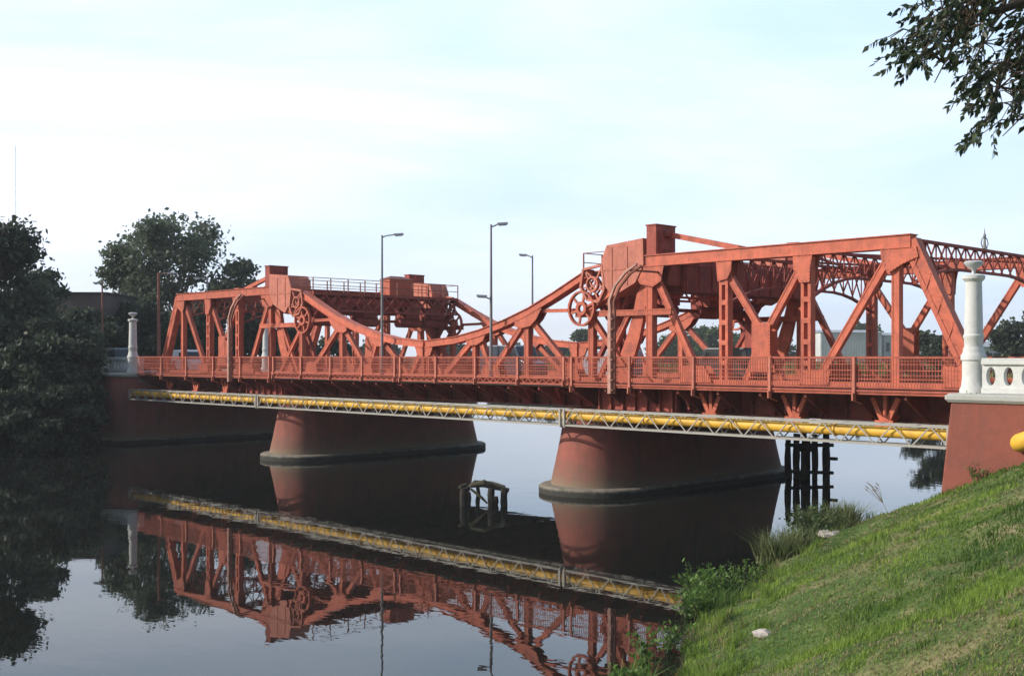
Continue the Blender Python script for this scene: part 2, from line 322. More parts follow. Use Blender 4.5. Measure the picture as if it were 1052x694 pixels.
# extra lines on the left bank
gx = np.unique(np.concatenate([gx, np.arange(-205, 26, 2.5)])); gy = np.unique(np.concatenate([gy, np.arange(-6, 240, 2.5)]))
GX, GY = np.meshgrid(gx, gy); GZ = ground_z(GX, GY)
nx, ny = len(gx), len(gy)
V = np.stack([GX.ravel(), GY.ravel(), GZ.ravel()], 1)
ii = (np.arange(ny - 1)[:, None] * nx + np.arange(nx - 1)[None, :]).ravel()
Fq = np.stack([ii, ii + 1, ii + nx + 1, ii + nx], 1)
def ground_mat():
    m = bpy.data.materials.new('grassy_earth'); m.use_nodes = True; n = m.node_tree; b = n.nodes['Principled BSDF']; lk = n.links.new
    g = n.nodes.new('ShaderNodeNewGeometry')
    def noise(sc, det=8, rough=.65):
        a = n.nodes.new('ShaderNodeTexNoise'); a.inputs['Scale'].default_value = sc; a.inputs['Detail'].default_value = det; a.inputs['Roughness'].default_value = rough
        lk(g.outputs['Position'], a.inputs['Vector']); return a.outputs[0]
    r = n.nodes.new('ShaderNodeValToRGB'); e = r.color_ramp.elements; e[0].position = .34; e[0].color = (0.05, 0.10, 0.022, 1); e[1].position = .70; e[1].color = (0.34, 0.27, 0.14, 1)
    k = e.new(.52); k.color = (0.11, 0.16, 0.045, 1)
    lk(noise(0.55), r.inputs[0])
    r2 = n.nodes.new('ShaderNodeValToRGB'); r2.color_ramp.elements[0].position = .35; r2.color_ramp.elements[1].position = .7; r2.color_ramp.elements[0].color = (.5, .5, .5, 1); r2.color_ramp.elements[1].color = (1.25, 1.25, 1.25, 1)
    lk(noise(9, 6, .7), r2.inputs[0]); x = n.nodes.new('ShaderNodeMixRGB'); x.blend_type = 'MULTIPLY'; x.inputs[0].default_value = 1
    lk(r.outputs[0], x.inputs[1]); lk(r2.outputs[0], x.inputs[2])
    # mud at the waterline
    sp = n.nodes.new('ShaderNodeSeparateXYZ'); lk(g.outputs['Position'], sp.inputs[0]); mr = n.nodes.new('ShaderNodeMapRange'); mr.inputs[1].default_value = 0.05; mr.inputs[2].default_value = 0.4
    lk(sp.outputs['Z'], mr.inputs[0]); x2 = n.nodes.new('ShaderNodeMixRGB'); x2.inputs[1].default_value = (0.035, 0.028, 0.02, 1); lk(mr.outputs[0], x2.inputs[0]); lk(x.outputs[0], x2.inputs[2])
    lk(x2.outputs[0], b.inputs['Base Color']); b.inputs['Roughness'].default_value = .95; b.inputs['Specular IOR Level'].default_value = .1
    bp = n.nodes.new('ShaderNodeBump'); bp.inputs['Strength'].default_value = .9; bp.inputs['Distance'].default_value = .06; lk(noise(14, 6, .7), bp.inputs['Height']); lk(bp.outputs[0], b.inputs['Normal'])
    return m
g = np_mesh('ground', V, Fq, ground_mat(), smooth=True); tag(g, 'grassy and bare earth banks on both sides of the river', 'ground', kind='structure')

def water_mat():
    m = bpy.data.materials.new('river_water'); m.use_nodes = True; n = m.node_tree; b = n.nodes['Principled BSDF']; lk = n.links.new
    b.inputs['Base Color'].default_value = (0.010, 0.011, 0.009, 1); b.inputs['Roughness'].default_value = 0.015; b.inputs['IOR'].default_value = 1.38
    b.inputs['Specular IOR Level'].default_value = 0.5
    g = n.nodes.new('ShaderNodeNewGeometry'); mp = n.nodes.new('ShaderNodeMapping'); lk(g.outputs['Position'], mp.inputs['Vector'])
    mp.inputs['Rotation'].default_value = (0, 0, R(44)); mp.inputs['Scale'].default_value = (0.55, 1.0, 1)
    a = n.nodes.new('ShaderNodeTexNoise'); a.inputs['Scale'].default_value = 0.9; a.inputs['Detail'].default_value = 3.5; a.inputs['Roughness'].default_value = 0.5; lk(mp.outputs[0], a.inputs['Vector'])
    a2 = n.nodes.new('ShaderNodeTexNoise'); a2.inputs['Scale'].default_value = 0.12; a2.inputs['Detail'].default_value = 2; lk(mp.outputs[0], a2.inputs['Vector'])
    r = n.nodes.new('ShaderNodeMapRange'); r.inputs[1].default_value = .35; r.inputs[2].default_value = .7; r.inputs[3].default_value = 0.25; r.inputs[4].default_value = 1; lk(a2.outputs[0], r.inputs[0])
    mm = n.nodes.new('ShaderNodeMath'); mm.operation = 'MULTIPLY'; lk(a.outputs[0], mm.inputs[0]); lk(r.outputs[0], mm.inputs[1])
    bp = n.nodes.new('ShaderNodeBump'); bp.inputs['Strength'].default_value = 0.036; bp.inputs['Distance'].default_value = 0.2; a4 = n.nodes.new('ShaderNodeTexNoise'); a4.inputs['Scale'].default_value = 0.05; a4.inputs['Detail'].default_value = 5; lk(mp.outputs[0], a4.inputs['Vector'])
    r4 = n.nodes.new('ShaderNodeMapRange'); r4.inputs[1].default_value = .45; r4.inputs[2].default_value = .7; r4.inputs[3].default_value = 0.004; r4.inputs[4].default_value = .035; lk(a4.outputs[0], r4.inputs[0]); lk(r4.outputs[0], b.inputs['Roughness'])
    lk(mm.outputs[0], bp.inputs['Height']); lk(bp.outputs[0], b.inputs['Normal'])
    return m
mb = MB(); mb.add([(-3000, -3000, 0), (3000, -3000, 0), (3000, 3000, 0), (-3000, 3000, 0)], [(0, 1, 2, 3)])
tag(mb.build('river', water_mat()), 'still dark river reflecting the red bridge', 'water', kind='structure')

# approach roads on the banks
for sg in (-1, 1):
    mb = MB(); mb.box(sg * 38.7, sg * 240, -8.0, 8.1, 5.6, 6.354); o = mb.build('road', M['asphalt'])
    tag(o, 'asphalt approach road at the %s end of the bridge' % ('left' if sg < 0 else 'right'), 'road', kind='structure')
    for side in (-1, 1):
        mb = MB(); mb.box(sg * 38.7, sg * 240, side * 8.1, side * 10.0, 5.6, 6.5); o = mb.build('pavement', M['walk'])
        tag(o, 'raised concrete pavement beside the %s approach road' % ('left' if sg < 0 else 'right'), 'pavement', kind='structure')

# ------------------------------------------------------------------ bridge
YN, YF = -7.8, 7.9
DK = 6.35
ctr = [0]
def jit():
    ctr[0] = (ctr[0] + 1) % 9; return 0.0031 * ctr[0]
UP = (0, 1, 0)
def member(mb, sg, p, q, w, yt, dep, style='box'):
    d = dep - jit()
    P = Vector((sg * p[0], yt, p[1])); Q = Vector((sg * q[0], yt, q[1]))
    if style == 'box':
        mb.bar(P, Q, w, d)
        dd = (Q - P).normalized(); nn = dd.cross(Vector((0, 1, 0)))
        for s in (-1, 1):   # flange lips standing proud
            mb.bar(P + nn * s * (w / 2 - .03), Q + nn * s * (w / 2 - .03), .07, d + .05)
        return
    dd = (Q - P).normalized(); Ln = (Q - P).length; nn = dd.cross(Vector((0, 1, 0)))
    cw = w * 0.30
    for s in (-1, 1):
        mb.bar(P + nn * s * (w / 2 - cw / 2), Q + nn * s * (w / 2 - cw / 2), cw, d)
    if style == 'batten':
        n = max(2, int(Ln / 1.0)); 
        for k in range(n + 1):
            c = P + dd * (Ln * k / n)
            for s in (-1, 1):
                f = Vector((0, s * (d / 2 + .008), 0)); mb.bar(c - dd * .13 + f, c + dd * .13 + f, w * .98, .016)
    else:
        mb.bar(P, Q, w * .5, d - .06)
        n = max(3, int(Ln / (w * .8)))
        for k in range(n):
            a = P + dd * (Ln * k / n); b = P + dd * (Ln * (k + 1) / n); sgn = 1 if k % 2 else -1
            for s in (-1, 1):
                f = Vector((0, s * (d / 2 + .008), 0)); mb.bar(a + nn * sgn * w * .42 + f, b - nn * sgn * w * .42 + f, .06, .014)
def rivet(mb, x, y, z, s_, r_=.032):
    mb.add([(x - r_, y, z - r_), (x + r_, y, z - r_), (x + r_, y, z + r_), (x - r_, y, z + r_), (x, y + s_ * .03, z)], [(0, 1, 4), (1, 2, 4), (2, 3, 4), (3, 0, 4)])
def rivet_row(mb, a, b, y, s_, step=.17):
    n = max(1, int(math.hypot(b[0] - a[0], b[1] - a[1]) / step))
    for k in range(n): t = (k + .5) / n; rivet(mb, a[0] + (b[0] - a[0]) * t, y, a[1] + (b[1] - a[1]) * t, s_)
def gusset(mb, sg, poly, yt, d=.31):
    d += jit()
    if yt < 0:
        cx_ = sum(p[0] for p in poly) / len(poly); cz_ = sum(p[1] for p in poly) / len(poly); q_ = [(sg * (a + (cx_ - a) * .13), b + (cz_ - b) * .13) for a, b in poly]
        for k in range(len(q_)): rivet_row(mb, q_[k], q_[(k + 1) % len(q_)], yt - d - .024, -1)
    for s in (-1, 1):
        mb.plate([(sg * a, b) for a, b in poly], yt + s * d, yt + s * (d + .025))

def sub(parent, name, sg, p, q, w, yt, dep, style='box', m='red', label=None):
    mb = MB(); member(mb, sg, p, q, w, yt, dep, style); o = mb.build(name, M[m], parent)
    if label: o['label'] = label
    return o

def railing(parent, name, x0, x1, y, z0, z1, lattice_fascia, sg, post_x):
    mb = MB()
    for zz, hh, ww in ((z1, .10, .09), (z0 + .62 * (z1 - z0), .045, .045), (z0 + .80 * (z1 - z0), .03, .03), (z0 + .36 * (z1 - z0), .045, .045), (z0 + .16, .05, .045), (z0 + .26 * (z1 - z0), .02, .03), (z0 + .48 * (z1 - z0), .025, .03), (z0 + .90 * (z1 - z0), .02, .03)):
        mb.box(x0, x1, y - ww / 2, y + ww / 2, zz - hh / 2, zz + hh / 2)
    n = int(abs(x1 - x0) / 0.14)
    for k in range(n):
        x = x0 + (x1 - x0) * (k + .5) / n; mb.box(x - .013, x + .013, y - .014, y + .014, z0 + .1, z1 - .05)
    # edge beam (fascia)
    if lattice_fascia:
        mb.box(x0, x1, y - .10, y + .04, z0 - .02, z0 + .06); mb.box(x0, x1, y - .10, y + .04, z0 - .38, z0 - .28)
        n = int(abs(x1 - x0) / .30); 
        for k in range(n):
            a = x0 + (x1 - x0) * k / n; b = x0 + (x1 - x0) * (k + 1) / n
            za, zb = (z0 - .02, z0 - .28) if k % 2 else (z0 - .28, z0 - .02)
            mb.bar((a, y - .04, za), (b, y - .04, zb), .06, .03)
        mb.box(x0, x1, y + .25, y + .27, z0 - .40, z0)
    else:
        mb.box(x0, x1, y - .08, y + .08, z0 - .04, z0 + .05); mb.box(x0, x1, y - .02, y + .02, z0 - .16, z0 - .04)
    o = mb.build(name, M['rail'], parent)
    for px in post_x:
        m2 = MB(); zt = z1 + .02
        m2.box(px - .07, px + .07, y - .16, y - .05, z0 - .45, zt); m2.box(px - .035, px + .035, y - .26, y - .16, z0 - .45, z0 - .1)
        m2.bar((px, y - .1, z0 - .45), (px, y + .6, z0 - .62), .06, .06)
        m2.build('railing_post', M['redlight'], o)
    return o

def deck(parent, x0, x1, leaf, sg):
    xa, xb = sorted((x0, x1))
    mb = MB(); mb.box(xa, xb, YN + .45, YF - .45, DK - .25, DK); mb.build('road_deck', M['asphalt'], parent)
    for s, yt in ((-1, YN), (1, YF)):
        y0, y1 = yt + s * .35, yt + s * 2.42
        mb = MB(); mb.box(xa, xb, y0, y1, DK - .10, DK + .03); mb.build('footway', M['walk'], parent)
        # deck girder below the truss
        mb = MB(); zb = 4.95 if not leaf else 5.05
        mb.box(xa, xb, yt - .02, yt + .02, zb, DK + .1); mb.box(xa, xb, yt - .26, yt + .26, zb - .03, zb + .03); mb.box(xa, xb, yt - .26, yt + .26, DK + .02, DK + .10)
        n = int((xb - xa) / 1.3)
        for k in range(n + 1):
            x = xa + (xb - xa) * k / n; x = min(max(x, xa + .06), xb - .06)
            mb.box(x - .04, x + .04, yt - .23, yt + .23, zb + .03, DK + .02)
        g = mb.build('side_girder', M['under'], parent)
        # cantilever brackets carrying the footway
        n = max(2, int(round((xb - xa) / 2.6)))
        for k in range(n + 1):
            x = xa + (xb - xa) * k / n; x = min(max(x, xa + .1), xb - .1)
            b = MB(); ya, yb = yt + s * .27, yt + s * 2.40
            vs = [(x - .02, ya, 6.22), (x - .02, yb, 6.22), (x - .02, yb, 6.08), (x - .02, ya, zb + .05)]
            vs += [(x + .02, a, c) for _, a, c in vs]
            b.add(vs, [(0, 1, 2, 3), (7, 6, 5, 4), (0, 4, 5, 1), (1, 5, 6, 2), (2, 6, 7, 3), (3, 7, 4, 0)])
            b.bar((x, ya, zb + .05), (x, yb, 6.08), .16, .04, (0, 0, 1))
            if leaf and s < 0:
                for q in (-1, 1):
                    if xa < x + q * 1.2 < xb: b.bar((x, yt - .4, zb + .1), (x + q * 1.2, yt - 2.2, 6.15), .05, .10)
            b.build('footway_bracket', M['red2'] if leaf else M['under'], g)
    # cross girders and stringers
    mb = MB(); n = max(2, int(round((xb - xa) / 2.6)))
    for k in range(n + 1):
        x = xa + (xb - xa) * k / n; x = min(max(x, xa + .15), xb - .15)
        mb.box(x - .12, x + .12, YN + .27, YF - .27, 5.05, 5.09); mb.box(x - .02, x + .02, YN + .27, YF - .27, 5.09, 6.09)
    for y in (-5, -2.5, 0.05, 2.6, 5.1): mb.box(xa, xb, y - .08, y + .08, 5.7, 6.095)
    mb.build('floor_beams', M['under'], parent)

def sway(parent, name, x, zt, dc, dk, zig=1.3, wd=.16, m='red2'):
    """arched lattice frame across the road"""
    mb = MB(); n = 14; Y0, Y1 = YN + .25, YF - .25
    ys = [Y0 + (Y1 - Y0) * k / n for k in range(n + 1)]
    def low(y):
        t = abs(2 * (y - Y0) / (Y1 - Y0) - 1); return zt - dc - (dk - dc) * max(0, (t - .35) / .65) ** 2
    mb.bar((x, Y0, zt), (x, Y1, zt), .22, .14, (0, 0, 1))
    for k in range(n):
        a, b = ys[k], ys[k + 1]
        mb.bar((x, a, low(a)), (x, b, low(b)), .2, .13, (0, 0, 1))
        mb.bar((x + .05, a, zt - .05), (x + .05, b, low(b) + .05), .09, .05, (1, 0, 0))
        mb.bar((x - .05, a, low(a) + .05), (x - .05, b, zt - .05), .09, .05, (1, 0, 0))
        mb.bar((x, b, zt), (x, b, low(b)), .06, .06, (1, 0, 0)) if k < n - 1 else None
    return mb.build(name, M[m], parent)

CH = [(0.12, 8.86), (3.2, 9.10), (5.6, 9.52), (8.0, 10.12), (10.2, 10.82), (12.4, 11.72), (15.1, 12.92)]
def truss_approach(root, sg, yt):
    mb = MB()
    mb.bar((sg * 19.5, yt, 13.38), (sg * 35.3, yt, 13.38), .56, .62)
    for zz in (13.08, 13.68): mb.bar((sg * 19.5, yt, zz), (sg * 35.34, yt, zz), .05, .78)
    if yt < 0:
        for zz in (13.2, 13.56): rivet_row(mb, (sg * 19.8, zz), (sg * 35.2, zz), yt - .280, -1, .2)
    for xs_ in (22.3, 27.2, 32.0):
        for q_ in (-1, 1): mb.box(sg * xs_ - .55, sg * xs_ + .55, yt + q_ * .282, yt + q_ * .296, 13.12, 13.64)
    mb.bar((sg * 16.2, yt, 6.62), (sg * 38.6, yt, 6.62), .30, .50)
    G = [[(24.4, 13.1), (25.4, 13.1), (25.35, 12.5), (25.1, 12.1), (24.5, 12.0)], [(29.1, 13.1), (30.2, 13.1), (30.08, 12.5), (30.03, 11.7), (29.47, 11.7), (29.1, 12.4)],
         [(33.8, 13.1), (35.6, 13.1), (35.7, 12.6), (34.9, 12.3), (34.2, 11.9), (33.9, 12.4)],
         [(26.65, 9.75), (27.75, 9.75), (27.75, 8.15), (28.1, 7.2), (26.3, 7.2), (26.65, 8.15)],
         [(19.3, 13.1), (20.9, 13.1), (20.7, 12.2), (20.1, 11.9), (19.2, 12.1), (18.8, 12.7)],
         [(29.6, 7.3), (31.2, 7.3), (31.0, 6.5), (29.4, 6.5)], [(36.9, 7.6), (38.3, 7.2), (38.6, 6.5), (36.9, 6.5)],
         [(22.2, 7.5), (23.6, 7.5), (24.2, 6.5), (22.0, 6.5)]]
    for g_ in G: gusset(mb, sg, g_, yt)
    t = mb.build('side_truss', M['red'], root)
    for s in (24.8, 29.75): sub(t, 'post', sg, (s, 13.0), (s, 6.6), .56, yt, .46, 'batten')
    sub(t, 'post', sg, (34.5, 13.0), (34.5, 6.6), .38, yt, .36, 'box')
    sub(t, 'post', sg, (19.75, 13.0), (19.75, 6.6), .44, yt, .42)
    sub(t, 'end_post', sg, (35.2, 13.35), (38.4, 6.6), .74, yt, .60, 'lace')
    for p, q, w_ in (((25.1, 12.2), (26.95, 9.5), .34), ((29.2, 12.2), (27.5, 9.5), .34), ((26.75, 8.0), (26.1, 6.7), .3), ((27.65, 8.0), (28.3, 6.7), .3),
                  ((34.0, 12.5), (30.4, 6.9), .36), ((20.1, 12.5), (23.1, 6.9), .36)):
        sub(t, 'diagonal', sg, p, q, w_, yt, .28)
    sub(t, 'strut', sg, (14.1, 10.52), (21.3, 10.50), .34, yt, .44)
    sub(t, 'diagonal', sg, (15.0, 10.75), (19.3, 12.95), .34, yt - .02, .52)
    sub(t, 'post', sg, (15.3, 10.4), (15.3, 6.6), .40, yt, .34)
    sub(t, 'diagonal', sg, (15.3, 10.3), (18.3, 6.8), .28, yt, .30)
    sub(t, 'diagonal', sg, (18.1, 10.4), (15.9, 6.8), .26, yt + .02, .26)
    # curved rocker leg
    mb = MB(); pts = [(sg * a, b) for a, b in ((20.0, 12.5), (19.45, 12.2), (19.0, 11.4), (18.75, 10.4), (18.4, 9.2), (17.9, 8.0), (17.2, 6.7))]
    mb.strip(pts, [.5, .7, .8, .8, .9, 1.0, 1.15], yt + .04, yt + .34); mb.strip(pts, [.56, .78, .88, .88, .98, 1.08, 1.23], yt + .16, yt + .22); mb.build('rocker_leg', M['red'], t)
    # gear wheel and lattice quadrant near the leaf's heel
    ys = yt - .34
    mb = MB(); c = (14.75, 10.85); n = 28
    for rr, wd in ((1.0, .12), (.32, .2)):
        ring = [(sg * (c[0] + rr * math.cos(2 * math.pi * k / n)), c[1] + rr * math.sin(2 * math.pi * k / n)) for k in range(n + 1)]
        mb.strip(ring, wd, ys - .12, ys + .10)
    for k in range(6):
        a = math.pi * k / 3 + .3; mb.bar((sg * (c[0] + .3 * math.cos(a)), ys, c[1] + .3 * math.sin(a)), (sg * (c[0] + .96 * math.cos(a)), ys, c[1] + .96 * math.sin(a)), .13, .10)
    mb.build('gear_wheel', M['red'], t)
    mb = MB(); q = [(14.9, 13.15), (16.35, 13.35), (16.55, 11.9), (16.1, 11.2), (15.2, 11.35), (14.7, 12.1)]
    for k in range(6): a, b = q[k], q[(k + 1) % 6]; mb.bar((sg * a[0], ys, a[1]), (sg * b[0], ys, b[1]), .14, .22)
    for a, b in ((0, 3), (1, 4), (5, 2), (0, 2)): mb.bar((sg * q[a][0], ys + .04, q[a][1]), (sg * q[b][0], ys + .04, q[b][1]), .10, .10)
    ring = [(sg * (15.6 + .42 * math.cos(2 * math.pi * k / 20)), 12.25 + .42 * math.sin(2 * math.pi * k / 20)) for k in range(21)]; mb.strip(ring, .1, ys - .1, ys + .13)
    mb.build('lattice_quadrant', M['redlight'], t)
    # counterweight box
    cb = [(16.45, 12.3), (16.35, 13.6), (16.75, 14.45), (19.45, 14.68), (19.5, 13.2), (18.9, 12.2), (17.2, 11.45)]
    y0, y1 = (yt - .42, yt + 1.5) if yt < 0 else (yt - 1.5, yt + .42)
    mb = MB(); mb.plate([(sg * a, b) for a, b in cb], y0, y1)
    for x_ in (17.15, 18.3): mb.box(sg * x_ - .04, sg * x_ + .04, y0 - .035, y0 - .003, 11.95 + .1 * (x_ - 17), 14.3)
    mb.box(sg * 16.5, sg * 19.4, y0 - .03, y0 - .004, 13.0, 13.07)
    rv = random.Random(3)
    for i in range(13):
        for zz in (12.95, 13.12, 14.3): mb.box(sg * (16.8 + i * .2) - .018, sg * (16.8 + i * .2) + .018, y0 - .016, y0 - .002, zz - .018, zz + .018)
    mb.build('counterweight_box', M['redlight'], t)
    # tower head standing over the truss
    mb = MB(); y0, y1 = (yt - .30, yt + 1.45) if yt < 0 else (yt - 1.45, yt + .30)
    mb.box(sg * 19.62, sg * 20.32, y0, y1, 13.71, 15.35); mb.box(sg * 19.57, sg * 20.37, y0 - .05, y1 + .05, 15.35, 15.43); mb.box(sg * 19.57, sg * 20.37, y0 - .04, y1 + .04, 13.715, 13.78)
    yy = (y0 + y1) / 2; xf = sg * 20.32
    mb.box(xf, xf + sg * .05, y0 + .3, y1 - .3, 14.0, 15.1); mb.box(xf + sg * .05, xf + sg * .3, yy - .25, yy + .25, 14.75, 15.05)
    mb.build('tower_head', M['red2'], t, bevel=.02)
    mb = MB(); yy2 = yt + (.9 if yt < 0 else -.9)
    mb.bar((sg * 20.3, yy2, 14.9), (sg * 25.3, yy2, 13.75), .3, .3); mb.box(sg * 25.0, sg * 25.6, min(yy2, yt), max(yy2, yt), 13.71, 13.83); mb.build('backstay', M['red'], t)
    return t

def truss_leaf(root, sg, yt):
    mb = MB()
    mb.strip([(sg * a, b) for a, b in CH], .46, yt - .28, yt + .28)
    for o_ in (-.22, .22): mb.strip([(sg * a, b + o_) for a, b in CH], .05, yt - .36, yt + .36)
    mb.bar((sg * .05, yt, 6.62), (sg * 15.7, yt, 6.62), .30, .50)
    for g_ in ([(9.0, 10.2), (11.4, 11.0), (10.9, 10.3), (10.4, 9.9), (9.5, 9.75), (9.0, 9.9)], [(4.2, 9.1), (6.3, 9.5), (6.0, 9.0), (5.4, 8.75), (4.7, 8.7)],
               [(.1, 8.7), (1.0, 8.75), (.7, 8.1), (.1, 7.9)], [(6.0, 7.4), (7.4, 7.4), (7.8, 6.5), (5.7, 6.5)], [(13.0, 7.6), (14.2, 7.6), (14.6, 6.5), (12.8, 6.5)]):
        gusset(mb, sg, g_, yt, .29)
    t = mb.build('leaf_truss', M['red'], root)
    for s, z, w_ in ((9.9, 10.2, .38), (5.0, 9.0, .30), (.3, 8.6, .26)): sub(t, 'post', sg, (s, z), (s, 6.7), w_, yt, .36)
    for p, q in (((9.5, 10.0), (6.6, 6.9)), ((10.4, 10.1), (13.9, 6.9)), ((4.6, 8.9), (2.0, 6.8)), ((5.6, 9.0), (6.6, 6.9)), ((.5, 8.4), (1.6, 6.8))):
        sub(t, 'diagonal', sg, p, q, .34, yt, .30)
    sub(t, 'strut', sg, (11.0, 10.82), (14.0, 10.78), .2, yt, .24)
    return t

labels = {-1: 'left', 1: 'right'}
for sg in (-1, 1):
    side = labels[sg]
    root = empty('approach_span', (sg * 27, 0, DK), 0,
                 ('farther red truss span beside the big tree, with cabin on its railed platform' if sg < 0 else
                  'larger looking red steel truss span beside the white column, with tall counterweight box'), 'bridge span', 'red bridge spans')
    for yt in (YN, YF): truss_approach(root, sg, yt)
    deck(root, sg * 15.85, sg * 38.65, False, sg)
    for y, nm in ((-10.3, 'railing'), (10.4, 'railing')):
        railing(root, nm, min(sg * 15.9, sg * 38.6), max(sg * 15.9, sg * 38.6), y, 6.42, 7.95, False, sg, [sg * s for s in (16.0, 20.3, 24.6, 29.2, 33.7)])
    # supports between girder and pier: short V posts
    for s in (24.8, 29.8, 34.6):
        mb = MB()
        for q in (-1, 1): mb.bar((sg * s, -9.1, 4.75), (sg * s + q * .65, -9.1, 6.1), .22, .2)
        mb.bar((sg * s, -9.1, 4.7), (sg * s, -9.1, 6.2), .18, .18); mb.box(sg * s - .45, sg * s + .45, -9.3, -8.9, 4.72, 5.05)
        mb.bar((sg * s, -9.1, 4.85), (sg * s, -7.9, 5.2), .2, .2); mb.build('bracket_post', M['red'], root)
    # pivot girder over the pier
    for yt, s_ in ((YN, -1), (YF, 1)):
        mb = MB(); yy = yt + s_ * .7
        mb.box(sg * 16.5, sg * 22.2, yy - .15, yy + .15, 4.96, 6.15)
        for k in range(7): x = sg * (16.7 + k * .88); mb.box(x - .05, x + .05, yy - .34, yy + .34, 4.98, 6.13)
        mb.strip([(sg * (22.2 + .9 * math.sin(a)), 5.2 + .9 * math.cos(a) - .1) for a in (0, .4, .8, 1.2, 1.5)], .12, yy - .3, yy + .3)
        mb.build('pivot_girder', M['red2'], root)
    # frames across the road
    sway(root, 'sway_frame', sg * 24.8, 13.35, 1.5, 2.5); sway(root, 'sway_frame', sg * 29.75, 13.35, 1.2, 2.4)
    pf = sway(root, 'portal_frame', sg * 35.25, 13.45, 1.15, 2.0)
    mb = MB(); mb.lathe([(.16, 13.55), (.1, 13.65), (.07, 13.8), (.05, 14.1), (.09, 14.2), (.03, 14.35), (.01, 14.6)], (sg * 35.25, .1), 10)
    for q in (-1, 1): mb.tube([(sg * 35.25, .1, 14.15), (sg * 35.25, .1 + q * .3, 14.05), (sg * 35.25, .1 + q * .42, 13.8), (sg * 35.25, .1 + q * .25, 13.6)], .03, 6)
    mb.build('finial', M['pole'], pf)
    mb = MB()
    xs = (20.5, 24.8, 29.75, 35.2)
    for a, b in zip(xs[:-1], xs[1:]):
        mb.bar((sg * a, YN + .3, 13.22), (sg * b, YF - .3, 13.22), .13, .12, (0, 0, 1)); mb.bar((sg * a, YF - .3, 13.08), (sg * b, YN + .3, 13.08), .13, .12, (0, 0, 1))
    mb.build('top_bracing', M['red2'], root)
    # transverse counterweight girder
    mb = MB(); mb.box(sg * 19.3, sg * 20.9, YN + 1.5, YF - 1.5, 11.75, 13.55)
    mb.box(sg * 19.25, sg * 20.95, YN + 1.48, YF - 1.48, 13.55, 13.62); mb.box(sg * 19.25, sg * 20.95, YN + 1.48, YF - 1.48, 11.68, 11.75)
    for k in range(11):
        y = YN + 1.7 + k * 1.23; mb.box(sg * 20.9, sg * 20.98, y - .05, y + .05, 11.75, 13.55)
    for yy in (YN + .9, YF - .9): mb.box(sg * 19.5, sg * 20.7, yy - .6, yy + .6, 12.0, 13.3)
    mb.build('counterweight_girder', M['red2'], root)
    # machinery platform across the road
    mb = MB(); a, b = sg * 14.3, sg * 17.2
    mb.box(a, b, YN + .35, YF - .35, 13.02, 13.10)
    for x in (a, b):
        mb.bar((x, YN + .3, 12.94), (x, YF - .3, 12.94), .16, .14, (0, 0, 1)); mb.bar((x, YN + .3, 11.65), (x, YF - .3, 11.65), .18, .14, (0, 0, 1))
        n = 13; ys = [YN + .3 + (YF - YN - .6) * k / n for k in range(n + 1)]
        for k in range(n):
            mb.bar((x + .03, ys[k], 12.9), (x + .03, ys[k + 1], 11.7), .12, .06, (1, 0, 0)); mb.bar((x - .03, ys[k], 11.7), (x - .03, ys[k + 1], 12.9), .12, .06, (1, 0, 0))
    # machinery shafts, drums and gear cases hanging inside
    for yy in (YN + 2.2, YF - 2.2, -1.5, 3.0):
        mb.box(sg * 14.9, sg * 16.4, yy - .7, yy + .7, 11.2, 12.2); mb.tube([(sg * 15.6, yy - 1.1, 10.9), (sg * 15.6, yy + 1.1, 10.9)], .45, 14)
    mb.tube([(sg * 15.6, YN + .4, 10.95), (sg * 15.6, YF - .4, 10.95)], .12, 10)
    for yy in (YN + 1.0, YF - 1.0):
        mb.bar((sg * 14.6, yy, 11.7), (sg * 17.6, yy, 8.0), .3, .3); mb.bar((sg * 17.4, yy, 11.7), (sg * 15.0, yy, 8.0), .22, .3)
        mb.box(sg * 16.5 - .3, sg * 16.5 + .3, yy - .3, yy + .3, 6.6, 11.7)
    plat = mb.build('machinery_platform', M['red2'], root)
    mb = MB()
    for x in (a, b):
        for zz in (13.65, 14.2): mb.bar((x, YN + .3, zz), (x, YF - .3, zz), .05, .05, (0, 0, 1))
        for k in range(10): y = YN + .3 + (YF - YN - .6) * k / 9; mb.box(x - .035, x + .035, y - .035, y + .035, 13.1, 14.2)
    for y in (YN + .3, YF - .3):
        mb.bar((a, y, 14.2), (b, y, 14.2), .05, .05, (0, 0, 1))
    mb.build('platform_railing', M['rustpole'], plat)
    if sg < 0:
        mb = MB(); mb.box(-16.8, -15.5, 1.0, 3.5, 13.1, 14.55); c = mb.build('cabin', M['red'], plat)
        mb = MB(); mb.add([(-16.9, .9, 14.55), (-15.4, .9, 14.55), (-15.4, 3.6, 14.55), (-16.9, 3.6, 14.55), (-16.15, 1.6, 14.85), (-16.15, 2.9, 14.85)], [(0, 1, 4), (1, 2, 5, 4), (2, 3, 5), (3, 0, 4, 5), (3, 2, 1, 0)]); mb.build('cabin_roof', M['roof'], c)
    # curved cable conduit on the outside of the railing
    mb = MB(); s0 = 19.0 if sg > 0 else 21.9
    pts = [(sg * s0, 5.95), (sg * s0, 8.5), (sg * s0, 10.4), (sg * (s0 - .05 * sg), 11.1), (sg * s0 + .35, 11.9), (sg * s0 + 1.1, 12.6), (sg * s0 + 1.9, 13.0)]
    mb.strip(pts[:3], .22, -10.60, -10.40); mb.strip(pts[2:], [.18, .15, .13, .12, .10], -10.56, -10.42); o = mb.build('cable_conduit', M['conduit'], root)
    mb = MB(); mb.strip([(a_ + .22, b_ - (.0 if b_ < 10.6 else .1)) for a_, b_ in pts], .10, -10.45, -10.3)
    for k in range(8): z = 6.1 + k * .56; mb.box(sg * s0 + .1, sg * s0 + .26, -10.60, -10.5, z, z + .09)
